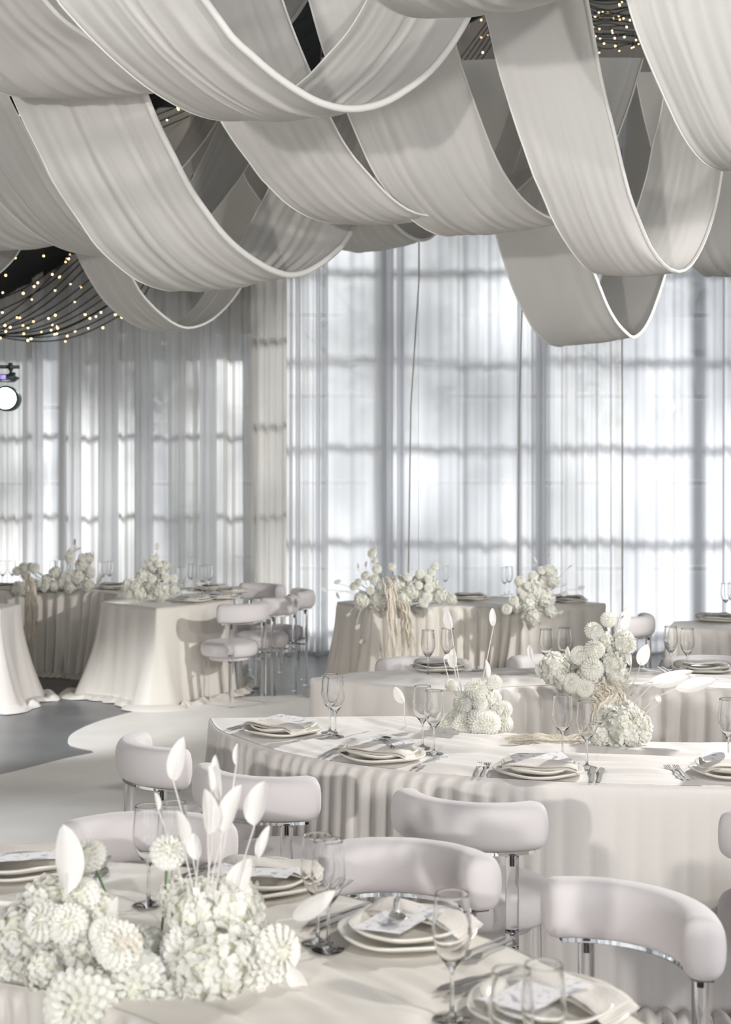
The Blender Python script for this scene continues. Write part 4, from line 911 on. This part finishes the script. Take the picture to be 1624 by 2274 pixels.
# far middle table
arrangement('left cluster of the far middle table, pompons above trailing amaranthus', 10.78, (890,1345),
    [('h',840,1331,25,0),('h',804,1333,20,0),('h',882,1299,22,.04),('h',862,1322,20,.0),('h',913,1313,22,0),('h',945,1322,20,.0),('h',979,1324,18,0),('h',1003,1331,13,0),('h',894,1332,20,-.03),('h',960,1300,18,.05),('h',930,1292,16,.05),
     ('d',826,1228,9,0),('d',837,1263,9,0),('d',870,1259,8,0),('d',830,1285,9,-.03),('d',811,1278,9,0),('d',795,1294,8,0),('d',785,1302,8,0),('d',822,1311,8,-.05),('d',851,1311,8,-.05),('d',904,1281,8,-.02),('d',934,1275,9,0),('d',967,1257,7,0),('d',959,1269,8,0),('d',952,1286,8,-.03),('d',931,1300,8,-.05),('d',952,1305,9,-.05),('d',949,1327,10,-.06),('d',942,1337,10,-.06),('r',832,1245,6,0),('r',842,1300,8,-.03)],
    [(728,1310,714,1306,8,790,1320,.0),(742,1295,758,1288,9,790,1310,0),(748,1316,755,1330,7,790,1315,0),(795,1264,794,1250,5,815,1300,0),(813,1260,815,1245,6,825,1300,0),(770,1370,780,1362,6,800,1340,0),(790,1398,800,1386,7,805,1345,0),(800,1430,806,1420,7,815,1350,0),(817,1206,818,1195,4,826,1260,0),(834,1222,833,1208,4,830,1260,0)],
    [([(868,1300,-.12),(872,1350,-.16),(874,1400,-.16),(876,1465,-.15)], 16, 20), ([(882,1330,-.12),(898,1345,-.17),(906,1390,-.17),(914,1455,-.16)], 30, 26), ([(855,1280,-.05),(866,1300,-.1),(875,1345,-.14)], 16, 10)], seed=24)
arrangement('right cluster of the far middle table, hydrangeas spilling over the edge', 10.72, (1180,1350),
    [('h',1185,1311,26,0),('h',1222,1272,16,.03),('h',1227,1290,16,0),('h',1210,1328,24,0),('h',1172,1340,22,-.05),('h',1183,1370,20,-.1),('h',1222,1358,16,-.05),('h',1150,1345,15,-.04),('h',1205,1295,18,.04),
     ('d',1154,1290,10,0),('d',1185,1278,9,0),('d',1203,1266,8,0),('d',1140,1333,10,-.07),('d',1125,1353,10,-.07),('d',1156,1312,8,-.03),('d',1172,1300,8,-.04),('d',1163,1322,8,-.06),('d',1218,1262,8,0),('d',1133,1345,8,-.05)],
    [(1248,1322,1262,1316,8,1230,1330,0),(1244,1302,1262,1296,6,1225,1310,0),(1284,1308,1300,1302,8,1240,1320,0),(1240,1362,1252,1356,7,1225,1350,0),(1192,1252,1186,1236,5,1200,1290,0),(1262,1262,1272,1254,3,1235,1290,0),(1220,1240,1219,1228,3,1215,1270,0)], seed=25)
# left far table
arrangement('tall double cluster of the left far table with a long amaranthus tassel', 12.45, (150,1312),
    [('h',43,1307,17,0),('h',123,1272,14,0),('h',140,1292,16,0),('h',183,1256,17,.03),('h',196,1240,13,.03),('h',199,1274,12,0),('h',172,1282,18,-.02),('h',195,1300,14,-.03),('h',121,1300,12,-.02),('h',103,1287,12,0),('h',155,1304,14,-.04),('h',98,1303,11,-.03),
     ('d',37,1268,9,0),('d',51,1261,10,0),('d',66,1258,8,0),('d',76,1261,10,-.02),('d',55,1277,9,-.03),('d',82,1296,8,-.05),('d',99,1300,9,-.05),('d',156,1230,8,0),('d',155,1244,8,-.02),('d',149,1237,6,0),('d',153,1284,7,-.05),('d',158,1270,7,-.04),('d',143,1280,7,-.04),('r',184,1237,8,0),('r',203,1268,8,-.02)],
    [(166,1212,168,1195,8,162,1240,0),(166,1226,169,1212,7,162,1250,0),(170,1222,181,1216,4,165,1245,0),(155,1226,156,1216,5,158,1245,0),(207,1238,205,1224,3,200,1260,0),(215,1297,232,1272,12,200,1300,0),(46,1292,38,1296,4,50,1300,0)],
    [([(62,1270,-.12),(68,1300,-.18),(72,1350,-.2),(70,1440,-.18)], 22, 30)], seed=26)
arrangement('single round cluster near the bare corner of the left far table', 11.35, (335,1326),
    [('h',284,1300,15,0),('h',319,1281,19,0),('h',309,1318,18,-.03),('h',357,1311,24,-.02),('h',341,1260,14,.03),('h',366,1257,13,.03),('h',386,1309,13,0),('h',335,1302,16,.0),('h',352,1285,14,.03),
     ('d',284,1319,9,-.05),('d',300,1302,9,-.05),('d',338,1285,8,-.05),('d',331,1250,7,0),('d',340,1238,7,0),('d',368,1281,8,-.03),('d',386,1284,8,0),('d',352,1252,7,-.02),('d',360,1268,6,-.03),('d',304,1290,6,-.04)],
    [(349,1222,350,1204,9,345,1250,0),(348,1248,348,1228,8,345,1262,0),(322,1250,318,1241,5,330,1270,0),(381,1262,391,1250,3,370,1280,0),(357,1272,358,1258,7,358,1285,-.05)], seed=27)
# foreground arrangement
arrangement('large blurred foreground arrangement of hydrangeas, dahlias and tall bleached leaves', 2.95, (330,2190),
    [('h',58,2085,84,.05),('h',28,2150,60,.02),('h',100,2010,62,.08),('h',152,2120,66,.0),('h',205,2035,56,.02),('h',100,2150,50,-.05),('h',160,2075,48,.0),('h',215,2085,42,.02),
     ('H',505,2025,84,.04),('H',440,2025,70,.02),('H',395,1995,46,.06),('H',480,2150,100,-.05),('H',550,2190,78,-.03),('H',395,2170,72,-.02),('H',430,2235,90,-.08),('H',330,2120,60,.02),('H',540,2100,60,.0),('H',540,2250,60,-.08),
     ('r',618,2112,46,-.03),('r',300,2190,62,-.08),('H',355,2250,66,-.10),('r',410,2110,44,-.03),('r',585,2150,44,-.04),
     ('d',197,1897,31,.05),('d',178,1990,36,.0),('d',150,2050,37,-.06),('d',176,2235,68,-.14),('r',374,1890,33,.03),('p',262,2100,44,-.13),('p',232,2072,30,-.12),('r',96,2045,36,-.05)],
    [(150,1985,138,1832,60,170,2050,-.05),(408,1880,392,1800,38,440,2060,0),(462,1855,452,1752,52,450,2060,-.02),(490,1780,480,1676,22,470,2040,.02),(495,1850,540,1742,42,470,2050,-.02),(565,1835,590,1735,54,505,2030,0),(572,1905,600,1832,20,545,2010,.05),
     (385,1735,410,1635,34,450,2040,.03),(352,1800,343,1760,14,420,2040,.03),(510,1990,560,1905,44,480,2060,.02),(650,2040,745,1975,36,600,2070,.1),(640,2150,685,2205,34,590,2150,-.05),(245,2050,262,1990,20,250,2080,.0),(525,1700,530,1650,12,470,2040,.03),(470,1760,462,1700,16,450,2040,.0),(440,1910,428,1850,30,440,2040,.0)],
    [([(240,2050,-.10),(275,2075,-.13),(300,2115,-.15)], 40, 20)], seed=28)
